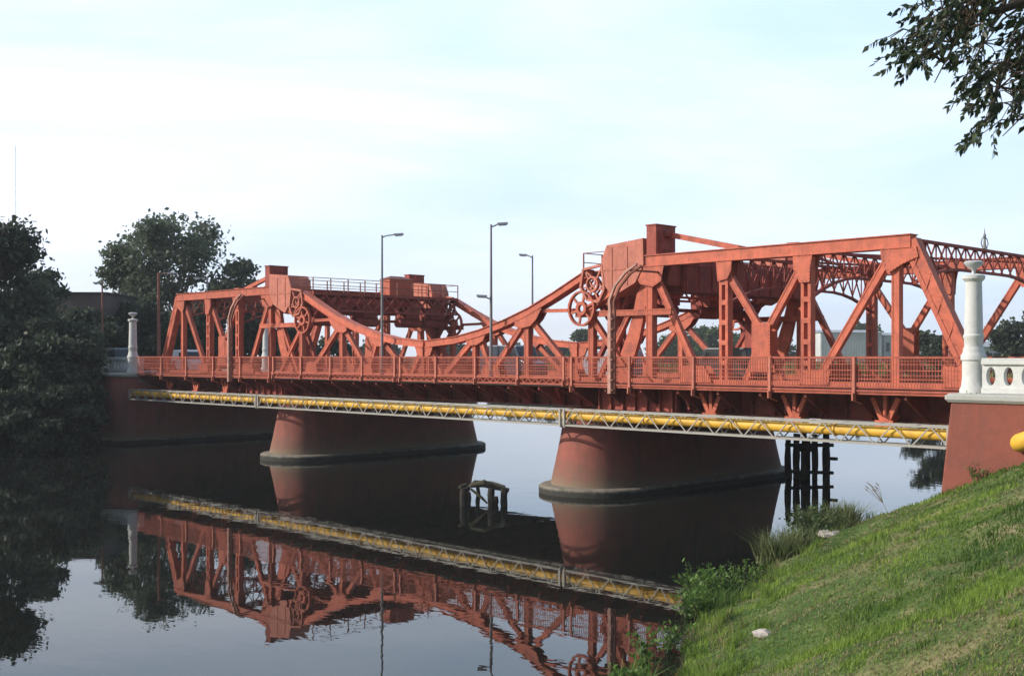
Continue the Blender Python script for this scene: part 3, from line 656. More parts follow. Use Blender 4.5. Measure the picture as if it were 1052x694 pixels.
    for yy, zz in ((-10.3, 12.7), (-10.3, 7.4)): mb.bar((sg * s0 + 1.3 if zz > 10 else sg * s0, -10.4, zz), (sg * s0 + 1.5 if zz > 10 else sg * s0, -8.0, zz), .1, .1)
    mb.build('cable_chain', M['rustpole'], o)

for sg in (-1, 1):
    root = empty('lifting_span', (sg * 7.5, 0, DK), 0,
                 ('left red lifting leaf whose curved chord drops down to the middle joint' if sg < 0 else 'right red lifting leaf whose curved chord climbs from the middle joint to the lattice quadrant'), 'bridge span', 'red bridge spans')
    for yt in (YN, YF): truss_leaf(root, sg, yt)
    deck(root, sg * .03, sg * 15.8, True, sg)
    for y in (-10.3, 10.4):
        railing(root, 'railing', min(sg * .04, sg * 15.75), max(sg * .04, sg * 15.75), y, 6.72, 7.95, True, sg, [sg * s for s in (.3, 4.0, 7.8, 11.6, 15.4)])

# ------------------------------------------------------------------ piers and abutments
def stadium(w, y0, y1, n=14):
    """outline with round noses at y0 and y1 (centres of the noses)"""
    pts = [(w * math.cos(a), y1 + w * math.sin(a)) for a in [math.pi * k / n for k in range(n + 1)]]
    pts += [(-w * math.cos(a), y0 - w * math.sin(a)) for a in [math.pi * k / n for k in range(n + 1)]]
    return pts
def loft(mb, x, rings):
    n = len(rings[0][0]); vs = []; fs = []
    for pts, z in rings: vs += [(x + a, b, z) for a, b in pts]
    for i in range(len(rings) - 1):
        for k in range(n): fs.append((i * n + k, i * n + (k + 1) % n, (i + 1) * n + (k + 1) % n, (i + 1) * n + k))
    fs.append(tuple((len(rings) - 1) * n + k for k in range(n))); fs.append(tuple(range(n - 1, -1, -1))); mb.add(vs, fs)
for sg in (-1, 1):
    x = sg * 15.4; root = empty('bridge_pier', (x, 0, 0), 0,
        ('round-nosed red masonry pier in mid river, farther and left, with sunlit nose' if sg < 0 else 'round-nosed red masonry pier standing nearest the grassy bank, dark footing ledge at the water'), 'bridge pier', 'masonry bridge piers')
    mb = MB(); loft(mb, x, [(stadium(1.95 + .85 * (1 - k / 6) ** 1.25, -7.5 , 7.2), .44 + 4.5 * k / 6) for k in range(7)]); mb.build('pier_body', M['pier'], root, smooth=True)
    mb = MB(); loft(mb, x, [(stadium(r_, -7.5, 7.2), z_) for r_, z_ in ((3.5, -1.5), (3.5, .30), (3.44, .40), (3.3, .46), (2.7, .48))]); mb.build('footing', M['ledge'], root, smooth=True)

def abutment(sg, label):
    root = empty('bridge_abutment', (sg * 44, 0, 0), 0, label, 'abutment', 'bridge abutments')
    def outline(inset, xin):
        a = [(xin, 11.0 - inset), (xin, -11.5 + inset + .15)]
        r_ = .15
        for k in range(1, 6):
            t = math.pi / 2 * k / 5; a.append((xin + r_ - r_ * math.cos(t), -11.5 + inset + r_ - r_ * math.sin(t)))
        a += [(58, -11.5 + inset), (58, 11.0 - inset)]
        return a
    if sg < 0:
        def outline(inset, xin):
            a = [(xin, 11.0 - inset), (xin, -9.4 + inset)]
            for k in range(1, 9):
                t = math.pi * .5 * k / 8; a.append((xin + 2.6 - 2.6 * math.cos(t), -9.4 + inset - 2.6 * math.sin(t) * .8))
            a += [(xin + 5, -11.4 + inset), (58, -9.4 + inset), (58, 11.0 - inset)]
            return a
    mb = MB(); rings = []
    for k in range(5):
        z = -1.5 + (6.1 + 1.5) * k / 4; ins = -.55 * (1 - (z / 6.1)); rings.append(([(sg * a, b) for a, b in outline(ins, 38.75 + ins * .8)], z))
    loft(mb, 0, rings); mb.build('abutment_wall', M['abut'] if sg > 0 else M['pier'], root, smooth=True)
    if sg < 0:
        mb = MB(); loft(mb, 0, [([(sg * a, b) for a, b in outline(-1.2, 38.75 - 1.0)], z) for z in (-1.5, .45)]); mb.build('footing', M['ledge'], root)
    mb = MB(); oo = [(sg * a, b) for a, b in outline(-.18, 38.75 - .2)]; o2 = [(sg * a, b) for a, b in outline(-.08, 38.75 - .1)]
    loft(mb, 0, [(o2, 6.08), (oo, 6.2), (oo, 6.36), (o2, 6.42), (o2, 6.45)]); mb.build('coping', M['whitedirty'], root)
    return root
aL = abutment(-1, 'left red abutment with rounded corner among the dark bushes')
aR = abutment(1, 'sunlit red abutment wall rising out of the grass under the white balustrade')

def column(x, y, label, thick=1.0):
    root = empty('lamp_column', (x, y, 6.45), 0, label, 'column', 'white lamp columns')
    mb = MB(); t = thick
    mb.lathe([(.62 * t, 6.4), (.62 * t, 6.6), (.54 * t, 6.75), (.50 * t, 7.1), (.50 * t, 7.8), (.56 * t, 7.86), (.56 * t, 8.05), (.50 * t, 8.12), (.46 * t, 8.2), (.46 * t, 8.32), (.41 * t, 8.4)], (x, y), 28)
    mb.build('pedestal', M['white'], root, smooth=True)
    mb = MB(); mb.lathe([(.41 * t, 8.4), (.42 * t, 8.75), (.46 * t, 8.8), (.46 * t, 8.9), (.41 * t, 8.95), (.40 * t, 9.5), (.36 * t, 11.1), (.36 * t, 11.16), (.44 * t, 11.24), (.50 * t, 11.3), (.50 * t, 11.42), (.40 * t, 11.46), (.2 * t, 11.5)], (x, y), 28); mb.build('shaft', M['white'], root, smooth=True)
    mb = MB(); mb.lathe([(.10, 11.5), (.07, 11.62), (.12, 11.70), (.30, 11.82), (.40, 11.95), (.40, 12.0), (.30, 12.06), (.05, 12.08)], (x, y), 24); mb.build('lamp_bowl', M['lampglass'], root, smooth=True)
    return root
column(39.25, -10.35, 'near white column with shallow lamp bowl beside the balustrade', .92)
column(-39.4, -10.35, 'slim white column on the far left abutment against dark trees', .9)
column(-50.0, 10.4, 'pale column seen through the truss behind the left counterweight', .95)
column(39.25, 10.45, 'white column on the far side of the right abutment')

# balustrade with oval openings
def balustrade(x0, x1, y, label, n):
    root = empty('balustrade', ((x0 + x1) / 2, y, 6.45), 0, label, 'balustrade', 'white balustrades')
    mb = MB(); mb.box(x0, x1, y - .28, y + .28, 7.66, 7.86); mb.box(x0, x1, y - .24, y + .24, 7.86, 7.93); mb.build('handrail', M['white'], root, bevel=.03)
    mb = MB(); mb.box(x0, x1, y - .27, y + .27, 6.452, 6.70); mb.build('plinth', M['white'], root, bevel=.03)
    mb = MB(); cw = (x1 - x0) / n; zc = 7.18; hz = .48; th = .15
    for c in range(n):
        cx = x0 + cw * (c + .5); N = 24; vs = []; fs = []
        pil = (c % 8 == 7)
        if pil: mb.box(cx - cw / 2, cx + cw / 2, y - .22, y + .22, 6.70, 7.66); continue
        for yy in (y - th, y + th):
            for k in range(N):
                a = 2 * math.pi * k / N; ca, sa = math.cos(a), math.sin(a); s_ = 1 / max(abs(ca), abs(sa))
                vs.append((cx + ca * s_ * cw / 2, yy, zc + sa * s_ * hz))
            for k in range(N):
                a = 2 * math.pi * k / N; vs.append((cx + math.cos(a) * cw * .27, yy, zc + math.sin(a) * hz * .80))
        for k in range(N):
            j = (k + 1) % N
            fs += [(k, j, N + j, N + k), (2 * N + k, 3 * N + k, 3 * N + j, 2 * N + j), (N + k, N + j, 3 * N + j, 3 * N + k)]
        mb.add(vs, fs)
    mb.build('pierced_panel', M['white'], root)
balustrade(39.85, 57.9, -10.75, 'white balustrade with oval openings beside the near column', 25)
balustrade(-57, -40.0, -9.2, 'grey white parapet beside the slim far left column', 24)
balustrade(39.85, 57.9, 10.6, 'white balustrade on the far side of the right approach', 25)

# ------------------------------------------------------------------ gas pipe in its lattice cradle
root = empty('utility_pipe', (0, -10.9, 4.5), 0, 'long yellow pipe in grey lattice cradle slung below the bridge footway', 'pipeline')
YP = -10.75
for k, (a, b) in enumerate(((-38.4, -16.6), (-16.4, 15.9), (16.1, 38.6))):
    mb = MB(); mb.tube([(a, YP, 4.62), (b, YP, 4.62)], .24, 16)
    n = int((b - a) / 5.4)
    for i in range(1, n): x = a + (b - a) * i / n; mb.tube([(x - .04, YP, 4.62), (x + .04, YP, 4.62)], .29, 16)
    mb.build('pipe', M['yellow'], root, smooth=True)
    mb = MB()
    for y in (YP - .42, YP + .42):
        for z in (4.10, 4.98): mb.bar((a, y, z), (b, y, z), .09, .09, (0, 0, 1))
        n = int((b - a) / .85); n += n % 2; 
        for i in range(n):
            x0, x1 = a + (b - a) * i / n, a + (b - a) * (i + 1) / n; z0, z1 = (4.98, 4.10) if i % 2 else (4.10, 4.98)
            mb.bar((x0, y, z0), (x1, y, z1), .055, .05)
    n = int((b - a) / 1.7)
    for i in range(n + 1):
        x = a + (b - a) * i / n
        for z in (4.10, 4.98): mb.bar((x, YP - .42, z), (x, YP + .42, z), .05, .05, (0, 0, 1))
    for x in (a + .06, b - .06):
        mb.bar((x, YP - .44, 4.05), (x, YP - .44, 5.02), .14, .12); mb.bar((x, YP + .44, 4.05), (x, YP + .44, 5.02), .14, .12); mb.bar((x, YP - .44, 4.02), (x, YP + .44, 4.02), .12, .1, (0, 0, 1))
    mb.box(a, b, YP - .3, YP - .24, 4.12, 4.16); mb.build('lattice_cradle', M['grey'], root)
mb = MB(); mb.tube([(41.8, -11.3, 4.55), (41.8, -11.95, 4.55), (41.95, -12.25, 4.6), (42.3, -12.45, 4.72), (42.9, -12.5, 4.95), (60, -12.7, 6.9)], .36, 18)
mb.o = Vector((41.8, -11.5, 4.6)); tag(mb.build('pipe_elbow', M['yellow'], None, smooth=True), 'yellow pipe bend coming out of the red abutment wall at the right', 'pipe')

# ------------------------------------------------------------------ timber remains in the river
def pile(mb, x, y, z0, z1, r, lean=(0, 0), seed=0):
    q = random.Random(seed); n = 7; pts = []; rs = []
    for k in range(n):
        t = k / (n - 1); pts.append((x + lean[0] * t + q.uniform(-.03, .03), y + lean[1] * t + q.uniform(-.03, .03), z0 + (z1 - z0) * t)); rs.append(r * q.uniform(.82, 1.15) * (1 - .12 * t))
    mb.tube(pts, rs, 9)
bx, by = spot(497, 60.3)
root = empty('broken_jetty', (bx, by, 0), 0, 'rotten stump of a timber jetty with mossy cap in mid river', 'jetty remains')
for i, (dx, h, r_, dy) in enumerate(((-1.1, .98, .22, 0), (-.85, .7, .15, .5), (-.35, 1.0, .13, .1), (.35, .98, .2, -.1), (.62, .45, .13, .6), (1.05, .9, .22, 0))):
    mb = MB(); pile(mb, bx + dx * RX - dy * RY, by + dx * RY + dy * RX, -1.2, h, r_, (random.uniform(-.08, .08), 0), i); mb.build('pile', M['timber'], root)
mb = MB()
def cp(dx, dy, z): return (bx + dx * RX - dy * RY, by + dx * RY + dy * RX, z)
mb.tube([cp(-.7, -.1, 1.1), cp(0, 0, 1.22), cp(.6, .05, 1.02), cp(1.35, .1, .84)], [.10, .21, .15, .11], 8)
mb.tube([cp(-1.0, .5, .8), cp(-.5, .5, 1.22), cp(.4, .6, 1.08), cp(1.1, .2, .98)], [.08, .13, .19, .12], 7)
mb.tube([cp(-.7, -.2, .95), cp(-.1, -.35, .5), cp(.2, -.4, .2)], [.07, .08, .05], 6)
mb.tube([cp(-1.3, -.1, 1.02), cp(-1.0, .8, 1.05)], [.09, .1], 7); mb.build('cap_beam', M['moss'], root)
bx, by = spot(831, 73.5)
root = empty('timber_dolphin', (bx, by, 0), 0, 'dark timber pile cluster with cross beams behind the right pier', 'timber piles')
for i, (dx, dy, r_) in enumerate(((-1.35, 0, .21), (-.72, .3, .25), (-.38, -.2, .22), (.0, .3, .22), (.34, -.2, .21), (1.12, 0, .24), (1.32, .5, .2))):
    mb = MB(); pile(mb, bx + dx * RX - dy * RY, by + dx * RY + dy * RX, -1.2, 2.75 + .2 * (i % 3), r_, (0, 0), i + 20); mb.build('pile', M['timber'], root)
mb = MB(); mb.bar(cp(-1.6, -.3, 2.25), cp(1.5, -.3, 2.25), .3, .22, (0, 0, 1)); mb.bar(cp(-1.6, -.3, .55), cp(1.5, -.3, .45), .26, .2, (0, 0, 1)); mb.bar(cp(-.8, -.35, 2.0), cp(.4, -.35, 2.0), .5, .3, (0, 0, 1))
mb.box(cp(1.5, 0, 0)[0] - .1, cp(1.5, 0, 0)[0] + .35, cp(1.5, 0, 0)[1] - .15, cp(1.5, 0, 0)[1] + .15, 1.25, 1.45); mb.build('cross_beam', M['timber'], root)

# ------------------------------------------------------------------ street lamps
def lamp(x, y, base, top, arms, label, m='pole', r0=.11):
    root = empty('street_lamp', (x, y, base), 0, label, 'street lamp', 'street lamps along the bridge road')
    mb = MB(); mb.tube([(x, y, base), (x, y, base + (top - base) * .5), (x, y, top)], [r0, r0 * .8, r0 * .55], 10); mb.tube([(x, y, base), (x, y, base + .5)], r0 * 1.5, 10); mb.build('pole', M[m], root, smooth=True)
    for (dx, dy, ln, z) in arms:
        d = Vector((dx, dy, 0)).normalized(); e = Vector((x, y, z)) + d * ln
        mb = MB(); mb.tube([(x, y, z - .12), Vector((x, y, z)) + d * .3, e + Vector((0, 0, .08))], .045, 7); a = mb.build('arm', M[m], root)
        mb = MB(); mb.bar(e - d * .05 + Vector((0, 0, .08)), e + d * .62 + Vector((0, 0, .12)), .28, .13, (0, 0, 1)); mb.bar(e + d * .05 + Vector((0, 0, -.01)), e + d * .55 + Vector((0, 0, .03)), .2, .06, (0, 0, 1)); mb.build('lamp_head', M['lampglass'], a)
rr = (RX, RY)
def on(px, v):                # point on a line parallel to the bridge, v metres from the camera line
    a = px - 526; return CX + (.696 * a - .718 * 1158) / (.718 * a + .696 * 1158) * v, CY + v
x, y = on(392.5, 49.0); lamp(x, y, 6.4, 16.6, [(RX, RY, .9, 16.55)], 'grey lamp rising beside the red cabin, single arm to the right')
x, y = on(504.5, 49.0); lamp(x, y, 6.4, 16.4, [(RX, RY, .45, 16.35), (-RX, -RY, .3, 11.75)], 'tallest looking grey lamp right of the middle joint, with a second lower lamp')
x, y = on(547, 66.5); lamp(x, y, 6.4, 16.4, [(-RX, -RY, .5, 16.35)], 'grey lamp on the far footway with its arm to the left')
x, y = spot(163, 112); lamp(x, y, 6.0, 16.3, [(RX, RY, .9, 16.2)], 'rust coloured lamp pole in front of the big tree', 'rustpole', .2)
x, y = spot(105, 118); lamp(x, y, 6.0, 15.8, [(-RX, -RY, .3, 15.6)], 'thin rusty lamp pole beside the dark brick building', 'rustpole', .14)
x, y = spot(213, 118); lamp(x, y, 6.0, 16.2, [(-RX, -RY, .8, 16.1)], 'pale lamp pole standing behind the left truss', 'pole', .12)

# ------------------------------------------------------------------ vehicles
def van(x, y, z, paint, label, Ln=4.9, H=2.4, W=1.9, dirn=1):
    root = empty('van', (x, y, z), 0, label, 'van')
    mb = MB(); h = Ln / 2
    prof = [(-h, .35), (-h, H * .55), (-h + .08, H - .12), (-h + .25, H), (h - 1.55, H), (h - 1.3, H - .06), (h - .85, H * .58), (h - .1, H * .48), (h, H * .40), (h, .35)]
    mb.plate([(x + dirn * a, z + b) for a, b in prof], y - W / 2, y + W / 2); body = mb.build('body', M[paint], root, bevel=.07)
    for s in (-1, 1):
        mb = MB(); yy = y + s * (W / 2 + .004)
        mb.plate([(x + dirn * a, z + b) for a, b in ((h - 2.5, H * .62), (h - 2.5, H * .88), (h - 1.5, H * .88), (h - 1.15, H * .62))], min(yy, yy + s * .01), max(yy, yy + s * .01)); mb.build('side_window', M['glass'], body)
        for q in (-1, 1):
            mb = MB(); cx = x + q * (h - .85); mb.tube([(cx, y + s * (W / 2 - .2), z + .34), (cx, y + s * (W / 2 + .03), z + .34)], .34, 18); mb.build('wheel', M['rubber'], root)
    mb = MB(); mb.bar((x + dirn * (h - 1.27), y, z + H * .93), (x + dirn * (h - .86), y, z + H * .62), W * .86, .03, (dirn * .8, 0, .6)); mb.build('windscreen', M['glass'], body)
van(2.0, -1.5, DK, 'bluecar', 'dark blue van on the bridge just right of the middle joint', 5.2, 2.45)
van(7.6, 2.4, DK, 'silvercar', 'silver grey van behind the right lifting leaf', 4.8, 2.15, dirn=-1)
van(17.6, 2.4, DK, 'darkcar', 'dark van seen right of the conduit through the right truss', 4.6, 2.2, dirn=-1)
van(-43.2, -2.6, 6.36, 'whitecar', 'white van behind the slanted left end of the truss', 4.2, 2.3)

# ------------------------------------------------------------------ foliage
def leaves(c, size, aspect=.55, flat=0.0):
    """quads (diamond-shaped leaves) at centres c"""
    n = len(c); d = rng.normal(size=(n, 3)); d[:, 2] -= flat; d /= np.linalg.norm(d, axis=1)[:, None]
    e = rng.normal(size=(n, 3)); e -= (e * d).sum(1)[:, None] * d; e /= np.linalg.norm(e, axis=1)[:, None]
    s = (size * rng.uniform(.6, 1.35, n))[:, None]
    v = np.stack([c - d * s, c + e * s * aspect - d * s * .1, c + d * s, c - e * s * aspect - d * s * .1], 1).reshape(-1, 3)
    f = np.arange(4 * n).reshape(n, 4); return v, f
def clumps(blobs, per, k_sub, sub_r):
    """blobs: (x,y,z,rx,rz); leaves gathered in many small clumps on the blobs' shells"""
    out = []; rnd = []
    for (x, y, z, rx, rz) in blobs:
        d = rng.normal(size=(k_sub, 3)); d /= np.linalg.norm(d, axis=1)[:, None]; rad = rng.uniform(.25, 1.08, k_sub) ** .6
        cc = np.array([x, y, z]) + d * rad[:, None] * np.array([rx, rx, rz])
        for q in cc:
            m = int(per * rng.uniform(.5, 1.5)); r_ = sub_r * rng.uniform(.5, 1.4)
            p = q + rng.normal(size=(m, 3)) * np.array([r_, r_, r_ * .6]) * .6
            out.append(p); rnd.append(np.clip(rng.uniform(.1, .8) + rng.normal(size=m) * .18, 0, 1))
    return np.concatenate(out), np.concatenate(rnd)
def limb_tree(root, base, tops, r0, mat_):
    mb = MB(); b = Vector(base)
    for k, t in enumerate(tops):
        t = Vector(t); fork = b.lerp(Vector((b.x, b.y, t.z)), .42); mid = fork.lerp(t, .55) + Vector((random.uniform(-.4, .4), random.uniform(-.4, .4), .25 * abs(t.z - b.z) * .1))
        if k == 0: mb.tube([b, b.lerp(fork, .5) + Vector((.1, 0, 0)), fork], [r0, r0 * .8, r0 * .62], 9)
        mb.tube([fork - Vector((0, 0, .2)), mid, t], [r0 * .45, r0 * .25, r0 * .06], 6)
    mb.build('trunk', mat_, root)
def tree(px, Z, top_y, spread, label, mt='leaf_big', blobs_n=9, leaf=.30, per=34, ks=26, low=.35, name='tree', cat='tree', group='trees on the left bank', base=None, squash=.75, br=(.28, .46)):
    x, y = spot(px, Z); zt = 8 + (366 - top_y) * Z / 1158.0; zb = float(ground_z(x, y)) if base is None else base
    H = zt - zb; root = empty(name, (x, y, zb), 0, label, cat, group); bl = []; q = random.Random(int(px * 7 + Z))
    for k in range(blobs_n):
        a = q.uniform(0, 6.28); t = q.uniform(0, 1); h = low + (1 - low) * (k + .5) / blobs_n
        rad = spread * math.sqrt(max(0.05, 1 - ((h - (low + .25)) / (1.1 - low)) ** 2)) * (.62 if br[0] > .2 else .85) * math.sqrt(q.uniform(.2, 1)); br_ = br; br0 = spread * q.uniform(*br_)
        zz = zb + h * H - br0 * squash * .8 * h
        bl.append((x + math.cos(a) * rad, y + math.sin(a) * rad, zz, br0, br0 * squash))
    bl.append((x, y, zt - spread * .34 * squash, spread * .34, spread * .34 * squash))
    c, rv = clumps(bl, per, ks, spread * .12 + .2); v, f = leaves(c, leaf, .6)
    limb_tree(root, (x, y, zb - .2), [(b[0], b[1], b[2]) for b in bl], max(.12, H * .018), M['bark'])
    np_mesh('crown', v, f, M[mt], root, rand=rv); return root

# left bank
tree(-22, 108, 228, 6.5, 'tall dark tree cut off by the left edge of the picture', 'leaf_dark', 11, .30, 45, 34, .15)
tree(14, 112, 250, 4.6, 'airy tree with feathery top at the far left', 'leaf_big', 8, .26, 22, 22, .3)
tree(48, 116, 278, 3.0, 'small round tree above the dark brick building', 'leaf_dark', 6, .24, 34, 20, .3)
tree(182, 150, 224, 10.4, 'biggest tree, broad grey green crown behind the left end of the bridge', 'leaf_big', 26, .30, 26, 26, .12, br=(.17, .27))
tree(126, 146, 248, 5.4, 'lower tree joined to the left side of the biggest tree', 'leaf_big', 9, .30, 24, 24, .2)
tree(240, 152, 266, 5.0, 'tree on the right flank of the biggest tree, above the left truss', 'leaf_big', 8, .30, 24, 24, .2)
for i, (px, Z, ty, sp, lab) in enumerate(((88, 128, 318, 4.2, 'dark tree between the brick building and the column'), (150, 134, 310, 5.0, 'dense tree just right of the slim white column'),
                        (205, 138, 305, 5.0, 'dense tree seen through the left truss panels'), (258, 140, 312, 4.6, 'dense tree behind the left counterweight box'),
                        (110, 122, 335, 3.4, 'low dark tree left of the slim white column'), (300, 150, 335, 4.5, 'low tree behind the left gear wheel'), (20, 116, 300, 6.0, 'dark tree filling the left edge below the tall one'))):
    tree(px, Z, ty, sp, lab, 'leaf_dark', 8, .3, 40, 26, .05)
bush_spots = [(-12, 96, 372, 3.4), (22, 97, 352, 3.6), (55, 98, 345, 3.4), (78, 101, 350, 3.0), (96, 106, 358, 2.0), (4, 93, 405, 2.6), (34, 93.5, 400, 2.8), (62, 94.5, 396, 2.8), (80, 96, 398, 2.2), (92, 97.5, 420, 1.2),
              (-8, 91, 430, 1.8), (18, 91.2, 428, 1.8), (44, 92, 430, 1.9), (66, 94, 430, 1.6), (86, 96, 432, 1.3), (40, 104, 330, 3.6), (76, 108, 330, 3.6), (0, 104, 330, 4)]
blabs = ['bush', 'shrub']
for i, (px, Z, ty, sp) in enumerate(bush_spots):
    row = 'at the waterline' if ty > 425 else ('midway up the bank' if ty > 390 else 'on the bank top')
    pos = 'cut by the picture edge' if px < 10 else ('%s' % ('touching the abutment corner' if px > 95 else ('a few steps left of the abutment' if px > 65 else ('midway between abutment and picture edge' if px > 35 else 'near the picture edge'))))
    tree(px, Z, ty, sp, ('dark %s ' % ('bush' if i % 2 else 'leafy bush')) + row + ', ' + pos, 'leaf_dark', 5, .26, 46, 26, .1, 'bush', 'bush', 'dark bushes on the left bank')
# far bank beyond the bridge
far = [(345, 165, 346, 4.2, 'leaf_dark', 'low dark tree behind the left lifting leaf'), (390, 170, 350, 4.5, 'leaf_dark', 'low tree behind the first post of the left lifting leaf'), (470, 175, 352, 4, 'leaf_dark', 'low tree just right of the middle joint'),
       (530, 178, 355, 4, 'leaf_dark', 'small far tree behind the dark blue van'), (575, 178, 352, 4, 'leaf_dark', 'small far tree left of the green treetop'), (601, 172, 339, 2.6, 'leaf_mid', 'green treetop left of the right gear wheel'),
       (628, 176, 350, 4, 'leaf_mid', 'far tree behind the right gear wheel'), (690, 172, 342, 4.2, 'leaf_mid', 'bright green tree right of the rocker leg'), (722, 170, 336, 4.4, 'leaf_mid', 'bright green tree behind the battened post'), (758, 174, 344, 4.0, 'leaf_mid', 'green tree between battened post and plated panel'),
       (806, 178, 350, 3.8, 'leaf_mid', 'far tree right of the plated panel'), (838, 180, 344, 3, 'leaf_mid', 'far tree left of the pale warehouse'), (882, 196, 332, 4.5, 'leaf_mid', 'far tree rising behind the pale warehouse'),
       (946, 170, 341, 4.2, 'leaf_dark', 'dark tree behind the last gusset of the far truss'), (968, 168, 345, 3.6, 'leaf_dark', 'dark tree left of the near white column'), (1040, 160, 330, 4.0, 'leaf_dark', 'pointed dark tree above the balustrade at the right edge'),
       (1062, 160, 322, 4.5, 'leaf_dark', 'dark tree cut off by the right edge above the balustrade')]
for px, Z, ty, sp, mt_, lab in far:
    fz = 1.0 if (px < 360 or px > 930) else 2.0
    tree(px, Z * fz, ty, sp * fz, lab, mt_, 7, .30 * fz, 34, 22, .02, group='trees on the far bank')

# buildings beyond
def building(px0, px1, Z, y_top, depth, wallm, roofm, label, gable=False, ribs=0, name='warehouse', wins=0):
    x0, y0 = spot(px0, Z); x1, y1 = spot(px1, Z); Wd = math.hypot(x1 - x0, y1 - y0); zt = 8 + (366 - y_top) * Z / 1158.0; zb = 5.5
    root = empty(name, ((x0 + x1) / 2, (y0 + y1) / 2, zb), 0, label, 'building'); ux, uy = (x1 - x0) / Wd, (y1 - y0) / Wd; vx, vy = -uy, ux
    def Pp(a, b, z): return (x0 + ux * a + vx * b, y0 + uy * a + vy * b, z)
    mb = MB(); q = [Pp(0, 0, zb), Pp(Wd, 0, zb), Pp(Wd, depth, zb), Pp(0, depth, zb)]; e = zt - (1.0 if gable else .15)
    t = [(a, b, e) for a, b, _ in q]; mb.add(q + t, [(0, 1, 5, 4), (1, 2, 6, 5), (2, 3, 7, 6), (3, 0, 4, 7), (4, 5, 6, 7)])
    for k in range(ribs): a = Wd * (k + .5) / ribs; mb.bar(Pp(a, -.06, zb), Pp(a, -.06, e - .02), .25, .1, (vx, vy, 0))
    wl = mb.build('wall', M[wallm], root)
    mb = MB()
    if gable: mb.add([Pp(-.4, -.4, e), Pp(Wd + .4, -.4, e), Pp(Wd + .4, depth + .4, e), Pp(-.4, depth + .4, e), Pp(-.4, depth / 2, zt), Pp(Wd + .4, depth / 2, zt)], [(0, 1, 5, 4), (3, 4, 5, 2), (0, 4, 3), (1, 2, 5), (0, 3, 2, 1)])
    else: mb.add([Pp(a, b, z) for z in (e + .003, zt) for a, b in ((-.3, -.3), (Wd + .3, -.3), (Wd + .3, depth + .3), (-.3, depth + .3))], [(0, 1, 5, 4), (1, 2, 6, 5), (2, 3, 7, 6), (3, 0, 4, 7), (4, 5, 6, 7), (3, 2, 1, 0)])
    mb.build('roof', M[roofm], root)
    for k in range(wins):
        a = Wd * (k + .5) / wins; mb = MB(); mb.bar(Pp(a, -.03, zb + (e - zb) * .45), Pp(a, -.03, zb + (e - zb) * .75), 1.1, .05, (vx, vy, 0)); mb.build('window', M['glass'], wl)
building(843, 906, 345, 338, 20, 'shed', 'shedroof', 'pale ribbed warehouse on the far bank behind the right truss', True, 22)
building(908, 950, 350, 341, 18, 'shed', 'shedroof', 'grey roofed shed beside the pale ribbed warehouse', True, 0, wins=5)
building(1004, 1036, 190, 350, 16, 'shed', 'shedroof', 'low grey shed between the white column and the pointed tree', True, 0, wins=4)
building(56, 108, 130, 300, 14, 'brick', 'brickroof', 'dark flat roofed brick building among the left bank trees', False, 0, 'brick_building', wins=5)
building(500, 560, 380, 358, 16, 'shed', 'shedroof', 'low far building behind the middle of the bridge', False, 0, wins=6)

# radio mast far away
x, y = spot(16, 620); root = empty('radio_mast', (x, y, 5), 0, 'faint thin radio mast above the trees at the far left', 'mast')
mb = MB()
for k in range(3):
    a = k * 2.094; mb.tube([(x + .5 * math.cos(a), y + .5 * math.sin(a), 5), (x + .3 * math.cos(a), y + .3 * math.sin(a), 124)], .06, 5)
for k in range(60):
    z = 6 + k * 1.95; a = (k % 3) * 2.094; b = ((k + 1) % 3) * 2.094; mb.bar((x + .45 * math.cos(a), y + .45 * math.sin(a), z), (x + .45 * math.cos(b), y + .45 * math.sin(b), z + 1.95), .05, .05)
mb.build('lattice_tower', M['grey'], root)
# small things on the left bank
x, y = spot(55, 112); root = empty('notice_board', (x, y, float(ground_z(x, y))), 0, 'small white notice board among the dark bushes', 'sign')
z0 = float(ground_z(x, y)); mb = MB(); mb.tube([(x, y, z0), (x, y, 9.2)], .06, 8); mb.build('post', M['pole'], root)
mb = MB(); mb.bar((x, y, 9.2), (x, y, 10.9), .8, .06, (-RY, RX, 0)); mb.build('panel', M['white'], root)
x, y = spot(122, 116); van(x, y, 6.36, 'bluecar', 'blue grey van on the left approach beside the slim column', 4.6, 2.5)

# ------------------------------------------------------------------ overhanging branch of the near tree
D0 = 9.0
def cam_pt(px, py, Z):
    x, y = spot(px, Z); return Vector((x, y, CZ + (366 - py) * Z / 1158.0))
tx, ty_ = spot(1420, 10.5); tz = float(ground_z(tx, ty_))
root = empty('overhanging_tree', (tx, ty_, tz), 0, 'near tree whose leafy branch hangs into the top right corner', 'tree')
mb = MB()
fork = Vector((tx - .1, ty_, tz + 4.2)); mb.tube([(tx, ty_, tz - .2), (tx + .1, ty_, tz + 2), fork], [.30, .24, .20], 12)
main = [fork, cam_pt(1250, 10, 9.8), cam_pt(1130, -30, 9.3), cam_pt(1030, 10, 9.0), cam_pt(950, 20, 8.8)]
mb.tube(main, [.17, .10, .07, .03, .012], 8)
mb.tube([fork, Vector((tx, ty_, tz + 6.5)), cam_pt(1400, -260, 10)], [.17, .12, .05], 8)
TW = [((1010, -5), (925, 50)), ((1010, -5), (940, 64)), ((1040, 0), (990, 85)), ((1060, 20), (1015, 120)), ((1040, 40), (1014, 130)), ((1080, 60), (1040, 120)), ((1100, 30), (1045, 90)), ((1000, 0), (935, 10)), ((1060, 0), (1000, 60)), ((1090, -10), (1030, 50)), ((1010, 10), (960, 85)), ((1110, 80), (1030, 140)), ((1090, 50), (1012, 105)), ((1030, 0), (960, 60))]
cents = []; 
